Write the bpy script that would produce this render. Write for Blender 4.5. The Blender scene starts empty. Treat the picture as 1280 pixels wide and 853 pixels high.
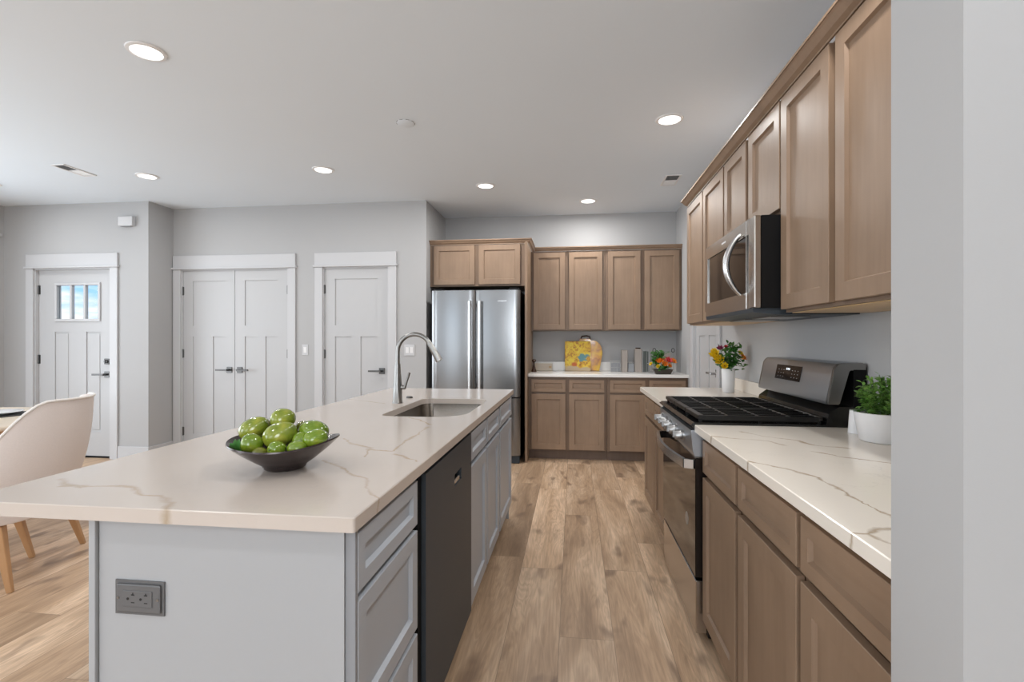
import bpy, bmesh, math, random
from mathutils import Vector, Matrix, noise
random.seed(7)
R = math.radians
C = bpy.context.scene.collection
SC = bpy.context.scene

# ------------------------------------------------------------------ camera
cam_d = bpy.data.cameras.new('camera'); cam = bpy.data.objects.new('camera', cam_d); C.objects.link(cam)
cam.location = (0, 0, 1.26); cam.rotation_euler = (R(90), 0, math.atan(77/630))
cam_d.sensor_width = 36; cam_d.lens = 630/1280*36; cam_d.clip_start = 0.02
SC.camera = cam

# ------------------------------------------------------------------ world
W = bpy.data.worlds.new('world'); SC.world = W; W.use_nodes = True
wn = W.node_tree.nodes; wl = W.node_tree.links; wn.clear()
wo = wn.new('ShaderNodeOutputWorld'); bg = wn.new('ShaderNodeBackground'); bg.inputs[1].default_value = 1.15
tc = wn.new('ShaderNodeTexCoord'); mp = wn.new('ShaderNodeMapping'); mp.inputs['Scale'].default_value = (6, 6, 22)
nz = wn.new('ShaderNodeTexNoise'); nz.inputs['Scale'].default_value = 1.6; nz.inputs['Detail'].default_value = 5
rp = wn.new('ShaderNodeValToRGB')
rp.color_ramp.elements[0].position = .42; rp.color_ramp.elements[0].color = (.36, .68, 1.0, 1)
rp.color_ramp.elements[1].position = .58; rp.color_ramp.elements[1].color = (.95, .98, 1, 1)
wl.new(tc.outputs['Generated'], mp.inputs[0]); wl.new(mp.outputs[0], nz.inputs[0]); wl.new(nz.outputs[0], rp.inputs[0])
wl.new(rp.outputs[0], bg.inputs[0]); wl.new(bg.outputs[0], wo.inputs[0])

# ------------------------------------------------------------------ lights and exposure
def area(name, loc, rot, sx, sy, power, col=(1, 1, 1)):
    d = bpy.data.lights.new(name, 'AREA'); d.shape = 'RECTANGLE'; d.size = sx; d.size_y = sy
    d.energy = power; d.color = col
    o = bpy.data.objects.new(name, d); C.objects.link(o); o.location = loc; o.rotation_euler = rot
    return o
# daylight in the unseen rear and left windows; rear ones spaced to shape the light
for x, w_, p_ in ((-5.45, .9, 8), (-3.45, 1.7, 24), (-.40, 1.7, 88)):
    area('window_daylight', (x, -3.56, 1.45), (R(94), 0, R(0)), w_, 1.9, p_, (.90, .95, 1))
area('window_daylight', (-6.28, 2.4, 1.30), (R(79), 0, R(-90)), 3.0, 2.1, 88, (.92, .96, 1))
area('window_daylight', (-6.28, -1.7, 1.30), (R(80), 0, R(-90)), 2.2, 2.1, 72, (.92, .96, 1))
CAN_POWER = 8.5
SC.view_settings.view_transform = 'Standard'; SC.view_settings.look = 'None'
SC.view_settings.exposure = 0.0; SC.view_settings.gamma = 1; SC.view_settings.use_curve_mapping = False

# ------------------------------------------------------------------ materials
def s2l(c):
    return tuple((v/255/12.92 if v/255 <= .04045 else ((v/255+.055)/1.055)**2.4) for v in c)
class N:
    def __init__(s, name):
        s.m = bpy.data.materials.new(name); s.m.use_nodes = True
        s.n = s.m.node_tree.nodes; s.l = s.m.node_tree.links; s.b = s.n['Principled BSDF']
    def new(s, t, **k):
        o = s.n.new(t)
        for a, v in k.items(): setattr(o, a, v)
        return o
    def link(s, a, b): s.l.new(a, b)
    def put(s, sock, v):
        if isinstance(v, bpy.types.NodeSocket): s.l.new(v, sock)
        elif v is not None:
            sock.default_value = v
    def math(s, op, a, b=None, c=None, clamp=False):
        o = s.new('ShaderNodeMath', operation=op, use_clamp=clamp)
        for i, v in enumerate((a, b, c)): s.put(o.inputs[i], v) if v is not None else None
        return o.outputs[0]
    def vmath(s, op, a, b=None, out=0):
        o = s.new('ShaderNodeVectorMath', operation=op)
        s.put(o.inputs[0], a)
        if b is not None: s.put(o.inputs[3 if op == 'SCALE' else 1], b)
        return o.outputs['Value' if out == 'v' else 0]
    def coord(s, scale=(1, 1, 1), rot=(0, 0, 0), kind='Object'):
        t = s.new('ShaderNodeTexCoord'); m = s.new('ShaderNodeMapping')
        m.inputs['Scale'].default_value = scale; m.inputs['Rotation'].default_value = rot
        s.link(t.outputs[kind], m.inputs[0]); return m.outputs[0]
    def noise(s, v, scale, detail=3, rough=.5, dist=0, out=0):
        o = s.new('ShaderNodeTexNoise'); s.put(o.inputs['Vector'], v)
        o.inputs['Scale'].default_value = scale; o.inputs['Detail'].default_value = detail
        o.inputs['Roughness'].default_value = rough; o.inputs['Distortion'].default_value = dist
        return o.outputs[out]
    def ramp(s, f, stops):
        o = s.new('ShaderNodeValToRGB'); cr = o.color_ramp
        while len(cr.elements) < len(stops): cr.elements.new(.5)
        for e, (p, c) in zip(cr.elements, stops):
            e.position = p; e.color = tuple(c)+(1,) if len(c) == 3 else c
        s.put(o.inputs[0], f); return o.outputs[0]
    def mix(s, f, a, b, mode='MIX'):
        o = s.new('ShaderNodeMix', data_type='RGBA', blend_type=mode)
        s.put(o.inputs[0], f)
        for i, v in ((6, a), (7, b)):
            s.put(o.inputs[i], (tuple(v)+(1,)) if isinstance(v, tuple) and len(v) == 3 else v)
        return o.outputs[2]
    def bump(s, h, strength=.1, dist=.01):
        o = s.new('ShaderNodeBump'); o.inputs['Strength'].default_value = strength
        o.inputs['Distance'].default_value = dist; s.put(o.inputs['Height'], h)
        s.link(o.outputs[0], s.b.inputs['Normal'])
    def col(s, v): s.put(s.b.inputs['Base Color'], (tuple(v)+(1,)) if isinstance(v, tuple) and len(v) == 3 else v)
    def rough(s, v): s.put(s.b.inputs['Roughness'], v)
    def set(s, **k):
        for a, v in k.items(): s.b.inputs[a.replace('_', ' ')].default_value = v
        return s

def plain(name, c, rough=.5, metal=0, var=.03, nscale=30, **k):
    n = N(name); v = n.coord()
    f = n.noise(v, nscale, 2)
    a = tuple(min(1, x*(1-var)) for x in c); b = tuple(min(1, x*(1+var)) for x in c)
    n.col(n.mix(f, a, b)); n.rough(rough); n.set(Metallic=metal, **k)
    return n.m

def paint(name, c, rough=.6, bump=.04, sc=260):
    n = N(name); v = n.coord(); f = n.noise(v, 1.3, 2)
    n.col(n.mix(f, tuple(x*.985 for x in c), tuple(min(1, x*1.015) for x in c))); n.rough(rough)
    n.bump(n.noise(v, sc, 2), bump, .002); return n.m

def wood(name, dark, mid, light, scale=(26, 26, 2.2), rough=.42, blotch=5, rot=(0, 0, 0)):
    n = N(name); v = n.coord(scale, rot); g = n.noise(v, 1.5, 6, .6, .4)
    vb = n.coord((1, 1, .6), rot); b = n.noise(vb, blotch, 3, .55)
    c = n.ramp(g, [(.3, dark), (.52, mid), (.75, light)])
    c2 = n.ramp(b, [(.3, tuple(x*.84 for x in mid)), (.7, tuple(min(1, x*1.14) for x in mid))])
    n.col(n.mix(.68, c, c2)); n.rough(rough); n.bump(g, .05, .003)
    n.set(**{'Specular_IOR_Level': .4}); return n.m

M = {}
M['wall'] = paint('wall_paint', (.435, .433, .434), .7)
M['ceil'] = paint('ceiling_paint', (.78, .845, .905), .85)
M['trim'] = paint('trim_paint', (.54, .54, .55), .35, .02)
M['doorp'] = paint('door_paint', (.49, .49, .495), .38, .02)
M['cab'] = wood('stained_maple', (.216, .140, .091), (.274, .184, .122), (.317, .221, .151))
M['frame'] = wood('shade_toned_maple_frame', (.155, .099, .065), (.195, .129, .086), (.233, .160, .108))  # same maple, darkened to put the shade between doors into its colour
M['cabh'] = wood('stained_maple_grain_across', (.216, .140, .091), (.274, .184, .122), (.317, .221, .151), scale=(2.2, 26, 26))
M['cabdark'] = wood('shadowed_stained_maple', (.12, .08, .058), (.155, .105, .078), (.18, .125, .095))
M['rawply'] = wood('pale_plywood', (.50, .33, .17), (.62, .42, .22), (.70, .50, .29))
M['oak'] = wood('warm_oak', (.36, .19, .085), (.46, .255, .12), (.54, .32, .16), rough=.4)
M['tabletop'] = wood('pale_table_oak', (.60, .50, .39), (.70, .60, .48), (.76, .67, .56), scale=(2, 22, 22), rough=.35)
M['grey'] = paint('grey_cabinet_paint', s2l((172, 177, 184)), .38, .02)
M['greyend'] = paint('grey_panel_paint', s2l((168, 169, 171)), .45, .02)
M['greydk'] = paint('grey_frame_paint', s2l((140, 142, 146)), .45, .02)
M['black'] = plain('black_enamel', (.006, .006, .006), .16)
M['iron'] = plain('cast_iron', (.006, .006, .006), .34, nscale=200, var=.3, Specular_IOR_Level=.35)
M['blackmatte'] = plain('black_plastic', (.005, .005, .0055), .5, Specular_IOR_Level=.2)
M['void'] = plain('dark_recess', (.02, .018, .017), .9)
M['glassblk'] = plain('black_glass', (.016, .012, .010), .05, Specular_IOR_Level=.32)
M['white'] = plain('white_plastic', (.80, .80, .80), .35)
M['ceramic'] = plain('white_ceramic', (.80, .80, .81), .28)
M['plate'] = plain('white_plate', (.85, .85, .86), .15)
M['slate'] = plain('dark_slate', (.02, .02, .022), .5)
M['fabric'] = plain('cream_leather', (.74, .66, .62), .55, nscale=160, var=.05)
M['piping'] = plain('cream_piping', (.82, .78, .74), .5)
M['outlet'] = plain('grey_outlet_plastic', s2l((98, 98, 99)), .35)
M['nickel'] = plain('brushed_nickel', (.30, .295, .285), .3, 1)
M['dnickel'] = plain('dark_nickel', (.13, .128, .126), .34, 1)
M['chrome'] = plain('polished_steel', (.62, .62, .62), .24, 1)
M['knobmetal'] = plain('satin_knob_metal', (.42, .42, .42), .36, 1)
M['taupe'] = plain('taupe_metal', (.33, .29, .26), .5)
M['wire'] = plain('grey_wire', (.38, .38, .38), .4, .6)
M['smoke'] = plain('smoked_dark_glass', (.10, .11, .105), .15)
M['darkbrown'] = plain('dark_brown_gloss', (.045, .02, .012), .25)
M['bowl'] = plain('dark_bronze_bowl', (.050, .036, .034), .22, .35)
M['soil'] = plain('dark_soil', (.02, .014, .01), .95)
M['slab_dark'] = plain('dark_pot', (.045, .035, .025), .4)
M['leafb'] = plain('herb_leaf', (.17, .34, .07), .35, nscale=25, var=.75, Subsurface_Weight=0)
M['leaf'] = plain('flower_leaf', (.05, .17, .03), .4, nscale=40, var=.5)
M['stem'] = plain('green_stem', (.12, .22, .05), .5)
for k, c in dict(yellow=(.85, .60, .02), orange=(.85, .27, .03), red=(.60, .05, .06), purple=(.32, .04, .12), pink=(.85, .25, .2)).items():
    M[k] = plain(k+'_petal', c, .5, nscale=60, var=.2)

def steel(name, c, rough, ax=(1, 1, 120), bump=.02):
    n = N(name); v = n.coord(ax); g = n.noise(v, 4, 3)
    n.col(n.mix(g, tuple(x*.96 for x in c), tuple(x*1.03 for x in c))); n.set(Metallic=1)
    n.rough(n.math('MULTIPLY_ADD', g, .08, rough-.04)); n.bump(g, bump, .001); return n.m
M['steel'] = steel('stainless_steel', (.275, .277, .28), .22)
M['rangesteel'] = steel('range_stainless', (.40, .42, .45), .36)
M['steelw'] = steel('warm_stainless_steel', (.52, .48, .44), .24)
M['steeldk'] = plain('slate_finish_metal', (.044, .053, .063), .42, 0, nscale=6, Specular_IOR_Level=.25)
M['sinksteel'] = steel('sink_steel', (.33, .295, .26), .24)

def fruit_mat(name, a, b, c):
    n = N(name); v = n.coord(); g = n.noise(v, 14, 3, .5, .6)
    n.col(n.ramp(g, [(.3, a), (.5, b), (.72, c)])); n.rough(.16); n.set(Coat_Weight=.5, Coat_Roughness=.08); return n.m
M['fruitA'] = fruit_mat('green_mango_skin', (.10, .15, .010), (.21, .255, .022), (.40, .38, .06))
M['fruitB'] = fruit_mat('lime_skin', (.08, .15, .008), (.15, .235, .014), (.28, .33, .03))
M['fruitC'] = fruit_mat('dusky_green_skin', (.10, .12, .012), (.16, .17, .02), (.22, .24, .04))

def emit(name, c, st):
    n = N(name); n.col(c); n.b.inputs['Emission Color'].default_value = tuple(c)+(1,); n.b.inputs['Emission Strength'].default_value = st
    return n.m
M['lamp'] = emit('lit_diffuser', (1, .985, .96), 2.5)
M['digit'] = emit('display_digits', (.8, .85, .9), .9)

def glass_mat():
    n = N('clear_glass'); n.col((1, 1, 1)); n.rough(0); n.set(Transmission_Weight=1, IOR=1.05, Specular_IOR_Level=.3); return n.m
M['glass'] = glass_mat()

# oak planks running along Y
def floor_mat():
    n = N('oak_plank_floor'); t = n.new('ShaderNodeTexCoord'); sp = n.new('ShaderNodeSeparateXYZ'); n.link(t.outputs['Object'], sp.inputs[0])
    x, y = sp.outputs[0], sp.outputs[1]
    PW, PL = .228, 1.52
    xs = n.math('DIVIDE', n.math('ADD', x, .06), PW); ci = n.math('FLOOR', xs); fx = n.math('FRACT', xs)
    wnz = n.new('ShaderNodeTexWhiteNoise', noise_dimensions='1D'); n.link(ci, wnz.inputs['W'])
    ys = n.math('ADD', n.math('DIVIDE', y, PL), wnz.outputs['Value']); ri = n.math('FLOOR', ys); fy = n.math('FRACT', ys)
    cmb = n.new('ShaderNodeCombineXYZ'); n.link(ci, cmb.inputs[0]); n.link(ri, cmb.inputs[1])
    w2 = n.new('ShaderNodeTexWhiteNoise', noise_dimensions='2D'); n.link(cmb.outputs[0], w2.inputs['Vector'])
    off = n.vmath('SCALE', w2.outputs['Color'], 40.0)
    pos = n.vmath('ADD', t.outputs['Object'], off)
    def scl(s):
        m = n.new('ShaderNodeMapping'); m.inputs['Scale'].default_value = s; n.link(pos, m.inputs[0]); return m.outputs[0]
    fine = n.noise(scl((55, 2.6, 1)), 1.6, 6, .62, .3)
    rings = n.noise(scl((7.5, .75, 1)), 1.4, 3, .5, 1.6)
    rg = n.math('FRACT', n.math('MULTIPLY', rings, 9.0)); rg = n.math('ABSOLUTE', n.math('SUBTRACT', rg, .5))
    broad = n.noise(scl((4.5, .7, 1)), 1.2, 3, .55, .5)
    kn = n.noise(scl((6.5, 2.6, 1)), 1.25, 2, .5, .3)
    knot = n.ramp(kn, [(.61, (0, 0, 0)), (.72, (1, 1, 1))])
    base = n.ramp(broad, [(.30, (.34, .222, .136)), (.48, (.53, .363, .232)), (.68, (.74, .545, .380))])
    base = n.mix(n.math('MULTIPLY', rg, .62), base, (.235, .150, .095))
    grain = n.ramp(fine, [(.3, (.80, .785, .77)), (.6, (1.04, 1.04, 1.04))])
    base = n.mix(1.0, base, grain, 'MULTIPLY')
    hv = n.math('MULTIPLY_ADD', w2.outputs['Value'], .36, .82)
    hvc = n.new('ShaderNodeCombineXYZ'); [n.link(hv, hvc.inputs[i]) for i in range(3)]
    base = n.mix(1.0, base, hvc.outputs[0], 'MULTIPLY')
    base = n.mix(n.math('MULTIPLY', knot, .62), base, (.14, .085, .055))
    ex = n.math('MULTIPLY', n.math('MINIMUM', fx, n.math('SUBTRACT', 1.0, fx)), PW)
    ey = n.math('MULTIPLY', n.math('MINIMUM', fy, n.math('SUBTRACT', 1.0, fy)), PL)
    e = n.math('MINIMUM', ex, ey); seam = n.math('LESS_THAN', e, .0013)
    base = n.mix(n.math('MULTIPLY', seam, .55), base, (.09, .06, .04))
    n.col(base); n.rough(n.math('MULTIPLY_ADD', fine, .15, .36))
    n.bump(n.math('SUBTRACT', fine, n.math('MULTIPLY', seam, 1.5)), .12, .002); n.set(Specular_IOR_Level=.45)
    return n.m
M['floor'] = floor_mat()

# quartz with gold-grey veins along given lines
def quartz(name, lines, base=(.84, .775, .69)):
    n = N(name); t = n.new('ShaderNodeTexCoord'); P = t.outputs['Object']
    w = n.noise(P, 14, 4, .6, 0, 1); w = n.vmath('SUBTRACT', w, (.5, .5, .5)); P2 = n.vmath('ADD', P, n.vmath('SCALE', w, .045))
    P2 = n.vmath('MULTIPLY', P2, (1, 1, 0))
    tot = None
    for ln in lines:
        for (a, b) in zip(ln[:-1], ln[1:]):
            A = (a[0], a[1], 0); d = (b[0]-a[0], b[1]-a[1], 0); L2 = d[0]**2+d[1]**2
            pa = n.vmath('SUBTRACT', P2, A); dt = n.vmath('DOT_PRODUCT', pa, d, 'v')
            h = n.math('DIVIDE', dt, L2, clamp=True); 
            sc = n.new('ShaderNodeVectorMath', operation='SCALE'); sc.inputs[0].default_value = d; n.link(h, sc.inputs[3])
            dist = n.vmath('DISTANCE', pa, sc.outputs[0], 'v')
            tot = dist if tot is None else n.math('MINIMUM', tot, dist)
    wn_ = n.noise(P, 9, 2); wid = n.math('MULTIPLY_ADD', wn_, .028, -.0055)
    m = n.math('SUBTRACT', 1.0, n.math('DIVIDE', tot, n.math('MAXIMUM', wid, .0028)), clamp=True)
    fade = n.ramp(n.noise(P, 6, 2), [(.35, (.45,)*3), (.6, (1,)*3)])
    m = n.math('MULTIPLY', m, n.math('MULTIPLY', fade, .95))
    # faint wandering veins elsewhere
    vo = n.new('ShaderNodeTexVoronoi', feature='DISTANCE_TO_EDGE'); n.link(n.vmath('ADD', P, n.vmath('SCALE', w, .35)), vo.inputs['Vector']); vo.inputs['Scale'].default_value = 2.3
    m2 = n.math('SUBTRACT', 1.0, n.math('DIVIDE', vo.outputs[0], .012), clamp=True)
    f2 = n.ramp(n.noise(P, 2.2, 2), [(.5, (0,)*3), (.62, (1,)*3)])
    m2 = n.math('MULTIPLY', m2, n.math('MULTIPLY', f2, .30))
    cl = n.mix(n.noise(P, 3, 3), tuple(x*.97 for x in base), tuple(min(1, x*1.03) for x in base))
    vc = n.mix(n.noise(P, 11, 2), (.38, .25, .12), (.40, .33, .25))
    n.col(n.mix(m2, n.mix(m, cl, vc), (.50, .46, .42))); n.rough(.17); n.set(Specular_IOR_Level=.42)
    return n.m
ISL = [[(-0.71, 1.377), (-0.645, 1.333), (-0.561, 1.236), (-0.514, 1.21), (-0.466, 1.111), (-0.419, 1.051)], [(-0.811, 1.702), (-0.749, 1.631), (-0.649, 1.553), (-0.62, 1.444)], [(-0.642, 1.537), (-0.565, 1.53), (-0.576, 1.731), (-0.58, 1.966)], [(-0.544, 1.486), (-0.447, 1.404)], [(-0.741, 2.209), (-0.659, 2.126), (-0.592, 2.029)], [(-1.343, 2.865), (-1.036, 2.682)], [(-1.209, 1.066), (-1.031, 1.077), (-0.957, 1.022), (-0.916, 1.018), (-0.853, 0.986), (-0.829, 0.942)], [(-1.278, 1.117), (-1.221, 1.081), (-1.155, 1.062)]]
RT = [[(0.499, 1.914), (0.56, 1.871), (0.67, 1.846), (0.694, 1.771)], [(0.495, 1.522), (0.574, 1.44), (0.617, 1.356), (0.614, 1.249), (0.62, 1.109), (0.607, .9)], [(0.491, 0.973), (0.524, 0.97), (0.558, 0.998), (0.65, 1.04)], [(0.524, 0.97), (0.56, 0.87)], [(0.635, 2.012), (0.682, 1.927), (0.775, 1.859), (0.789, 1.783), (0.876, 1.74)], [(0.744, 1.682), (0.795, 1.617), (0.875, 1.556), (1.0, 1.50)]]
M['quartzI'] = quartz('veined_quartz_island', ISL, (.575, .505, .450))
M['quartzR'] = quartz('veined_quartz_perimeter', RT)
M['quartzB'] = quartz('veined_quartz_far', [[(.7, 3.2), (.9, 3.4), (1.1, 3.5)], [(0, 5.5), (.1, 5.7)]], (.84, .82, .79))

# ------------------------------------------------------------------ geometry helpers
class B:
    """collects shapes into one mesh"""
    def __init__(s): s.bm = bmesh.new()
    def merge(s, b, mtx=None):
        me = bpy.data.meshes.new('tmp'); b.to_mesh(me); b.free()
        if mtx is not None: me.transform(mtx)
        s.bm.from_mesh(me); bpy.data.meshes.remove(me); return s
    def box(s, x0, x1, y0, y1, z0, z1, bev=0, seg=1, mtx=None):
        b = bmesh.new(); bmesh.ops.create_cube(b, size=1)
        for v in b.verts:
            v.co = Vector((x0 if v.co.x < 0 else x1, y0 if v.co.y < 0 else y1, z0 if v.co.z < 0 else z1))
        if bev: bmesh.ops.bevel(b, geom=b.edges[:], offset=bev, segments=seg, affect='EDGES', profile=.5)
        return s.merge(b, mtx)
    def prism(s, pts, axis, a0, a1, bev=0):
        """polygon pts in the plane across axis (x: (y,z), y: (x,z), z: (x,y)), extruded a0..a1"""
        b = bmesh.new()
        f = {'x': lambda p, a: (a, p[0], p[1]), 'y': lambda p, a: (p[0], a, p[1]), 'z': lambda p, a: (p[0], p[1], a)}[axis]
        v0 = [b.verts.new(f(p, a0)) for p in pts]; v1 = [b.verts.new(f(p, a1)) for p in pts]
        b.faces.new(v0); b.faces.new(v1[::-1]); n = len(pts)
        for i in range(n): b.faces.new((v0[i], v1[i], v1[(i+1) % n], v0[(i+1) % n]))
        bmesh.ops.recalc_face_normals(b, faces=b.faces)
        if bev: bmesh.ops.bevel(b, geom=b.edges[:], offset=bev, segments=2, affect='EDGES')
        return s.merge(b)
    def lathe(s, prof, seg=32, center=(0, 0, 0), mtx=None, close=True):
        b = bmesh.new(); rings = []
        for r, z in prof:
            if r < 1e-5: rings.append([b.verts.new((center[0], center[1], center[2]+z))])
            else: rings.append([b.verts.new((center[0]+r*math.cos(2*math.pi*i/seg), center[1]+r*math.sin(2*math.pi*i/seg), center[2]+z)) for i in range(seg)])
        for a, c in zip(rings[:-1], rings[1:]):
            for i in range(seg):
                j = (i+1) % seg
                if len(a) == 1 and len(c) == 1: continue
                if len(a) == 1: b.faces.new((a[0], c[i], c[j]))
                elif len(c) == 1: b.faces.new((a[i], c[0], a[j]))
                else: b.faces.new((a[i], c[i], c[j], a[j]))
        bmesh.ops.recalc_face_normals(b, faces=b.faces)
        return s.merge(b, mtx)
    def tube(s, pts, rad, seg=12, cap=True):
        """rad: number, or one per point"""
        pts = [Vector(p) for p in pts]; n = len(pts)
        rr = rad if isinstance(rad, (list, tuple)) else [rad]*n
        b = bmesh.new(); rings = []; up = None
        for i, p in enumerate(pts):
            t = (pts[min(i+1, n-1)]-pts[max(i-1, 0)]).normalized()
            if up is None: up = t.orthogonal().normalized()
            up = (up-t*up.dot(t)).normalized(); w = t.cross(up)
            rings.append([b.verts.new(p+(up*math.cos(2*math.pi*k/seg)+w*math.sin(2*math.pi*k/seg))*rr[i]) for k in range(seg)])
        for a, c in zip(rings[:-1], rings[1:]):
            for i in range(seg): b.faces.new((a[i], a[(i+1) % seg], c[(i+1) % seg], c[i]))
        if cap: b.faces.new(rings[0][::-1]); b.faces.new(rings[-1])
        bmesh.ops.recalc_face_normals(b, faces=b.faces)
        return s.merge(b)
    def shaker(s, w, h, t=.02, rail=.056, dep=.011, x=0, z=0, y=0, bev=.0015):
        """framed panel, front at y (towards -Y), x..x+w, z..z+h"""
        b = bmesh.new()
        def ring(i, yy): return [b.verts.new(p) for p in ((x+i, yy, z+i), (x+w-i, yy, z+i), (x+w-i, yy, z+h-i), (x+i, yy, z+h-i))]
        rs = [ring(0, y+t), ring(0, y+bev), ring(bev, y), ring(rail, y), ring(rail+.005, y+dep)]
        b.faces.new(rs[0])
        for a, c in zip(rs[:-1], rs[1:]):
            for i in range(4): b.faces.new((a[i], a[(i+1) % 4], c[(i+1) % 4], c[i]))
        b.faces.new(rs[-1]); bmesh.ops.recalc_face_normals(b, faces=b.faces)
        return s.merge(b)
    def ball(s, c, r, sub=2, mtx=None):
        b = bmesh.new(); bmesh.ops.create_icosphere(b, subdivisions=sub, radius=1)
        rx = (r, r, r) if not isinstance(r, tuple) else r
        for v in b.verts: v.co = Vector((v.co.x*rx[0], v.co.y*rx[1], v.co.z*rx[2]))
        if mtx is not None: bmesh.ops.transform(b, matrix=mtx, verts=b.verts)
        bmesh.ops.translate(b, vec=Vector(c), verts=b.verts); return s.merge(b)
    def leafshape(s, base, d, up, L, Wd, curl=.2):
        b = bmesh.new(); d = Vector(d).normalized(); side = d.cross(Vector(up))
        if side.length < .01: side = Vector((1, 0, 0))
        side.normalize(); nrm = side.cross(d).normalized(); base = Vector(base)
        prof = [(0, .12), (.3, .8), (.55, 1), (.8, .65), (1, .04)]
        rows = []
        for t, wd in prof:
            c = base+d*(t*L)-nrm*(curl*L*t*t)
            rows.append([b.verts.new(c-side*wd*Wd/2+nrm*Wd*.12*wd), b.verts.new(c), b.verts.new(c+side*wd*Wd/2+nrm*Wd*.12*wd)])
        for a, c in zip(rows[:-1], rows[1:]):
            b.faces.new((a[0], a[1], c[1], c[0])); b.faces.new((a[1], a[2], c[2], c[1]))
        return s.merge(b)
    def build(s, name, mat, parent=None, smooth=False, angle=40):
        me = bpy.data.meshes.new(name); s.bm.to_mesh(me); s.bm.free()
        me.materials.append(M[mat] if isinstance(mat, str) else mat)
        if smooth:
            me.polygons.foreach_set('use_smooth', [True]*len(me.polygons))
            try: me.set_sharp_from_angle(angle=R(angle))
            except Exception: pass
        o = bpy.data.objects.new(name, me); C.objects.link(o)
        if parent is not None: o.parent = parent
        return o

def tag(o, label, cat, group=None):
    o['label'] = label; o['category'] = cat
    if group: o['group'] = group
    return o
def empty(name, loc, rz=0, label=None, cat=None, group=None):
    o = bpy.data.objects.new(name, None); C.objects.link(o); o.location = loc; o.rotation_euler = (0, 0, rz)
    o.empty_display_size = .1
    if label: tag(o, label, cat, group)
    return o
def struct(o): o['kind'] = 'structure'; return o
def place(o, loc):
    """moves the object's origin to loc, geometry stays"""
    o.data.transform(Matrix.Translation(-Vector(loc))); o.location = loc; return o

def cells(a0, a1, z0, z1, holes):
    xs = sorted({a0, a1, *[h[0] for h in holes], *[h[1] for h in holes]}); zs = sorted({z0, z1, *[h[2] for h in holes], *[h[3] for h in holes]})
    for i in range(len(xs)-1):
        run = None
        for k in range(len(zs)-1):
            mx, mz = (xs[i]+xs[i+1])/2, (zs[k]+zs[k+1])/2
            if any(h[0] < mx < h[1] and h[2] < mz < h[3] for h in holes):
                if run: yield xs[i], xs[i+1], run[0], run[1]
                run = None
            else: run = (run[0], zs[k+1]) if run else (zs[k], zs[k+1])
        if run: yield xs[i], xs[i+1], run[0], run[1]
CH = 2.74
def wall_y(name, y0, y1, x0, x1, holes=(), mat='wall'):
    b = B()
    for a, c, z0, z1 in cells(x0, x1, 0, CH, holes): b.box(a, c, y0, y1, z0, z1)
    return struct(b.build(name, mat))
def wall_x(name, x0, x1, y0, y1, holes=(), mat='wall'):
    b = B()
    for a, c, z0, z1 in cells(y0, y1, 0, CH, holes): b.box(x0, x1, a, c, z0, z1)
    return struct(b.build(name, mat))

# ------------------------------------------------------------------ room shell
struct(B().box(-6.4, 3.2, -3.7, 6.2, -.08, 0).build('floor', 'floor'))
struct(B().box(-6.4, 3.2, -3.7, 6.2, CH, CH+.1).build('ceiling', 'ceil'))
RW = 1.165
wall_y('wall_back', 5.95, 6.07, -1.66, RW+.12)
wall_x('wall_alcove', -1.66, -1.54, 5.155, 5.95)
wall_y('wall_closet', 5.155, 5.275, -4.46, -1.66, [(-4.36, -3.085, 0, 2.055), (-2.685, -1.95, 0, 2.055)])
wall_y('wall_entry', 4.82, 4.94, -6.21, -4.46, [(-5.83, -4.90, 0, 2.045)])
wall_x('wall_return', -4.58, -4.46, 4.94, 5.275)
wall_x('wall_left', -6.33, -6.21, -3.62, 4.94, [(.9, 3.9, .15, 2.40), (-2.8, -.6, .15, 2.40)])
wall_x('wall_right', RW, RW+.12, .858, 5.95, [(4.25, 5.07, 0, 2.05)])
wall_y('wall_divider', .71, .858, .495, 3.0)
wall_x('wall_lounge', 3.0, 3.12, -3.62, .858)
wall_y('wall_rear', -3.62, -3.5, -6.21, 3.0, [(-5.9, -5.0, .5, 2.4), (-4.3, -2.6, .5, 2.4), (-1.25, .45, .5, 2.4)])  # rear openings unseen, laid out for fridge reflections and aisle light

def casing(name, x0, x1, top, ywall, head=.155, ov=.0, w=.09, t=.02):
    """craftsman casing around an opening in a wall facing -Y: legs, fillet strip, tall header"""
    b = B()
    b.box(x0-w, x0, ywall-t, ywall-.0005, 0, top, .002); b.box(x1, x1+w, ywall-t, ywall-.0005, 0, top, .002)
    b.box(x0-w-.014, x1+w+.014, ywall-t-.014, ywall-.0005, top, top+.022, .003)
    b.box(x0-w, x1+w, ywall-t, ywall-.0005, top+.022, top+head, .002)
    b.box(x0, x0+.012, ywall, ywall+.12, 0, top); b.box(x1-.012, x1, ywall, ywall+.12, 0, top); b.box(x0+.012, x1-.012, ywall, ywall+.12, top-.012, top)
    return struct(b.build(name, 'trim'))
casing('trim_1', -5.83, -4.90, 2.045, 4.82)
casing('trim_2', -4.36, -3.085, 2.055, 5.155)
casing('trim_3', -2.685, -1.95, 2.055, 5.155)
o = casing('trim_4', -5.07, -4.25, 2.05, 0)   # same casing turned onto the right wall
o.data.transform(Matrix.Rotation(R(-90), 4, 'Z')); o.data.transform(Matrix.Translation((RW, 0, 0)))
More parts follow.
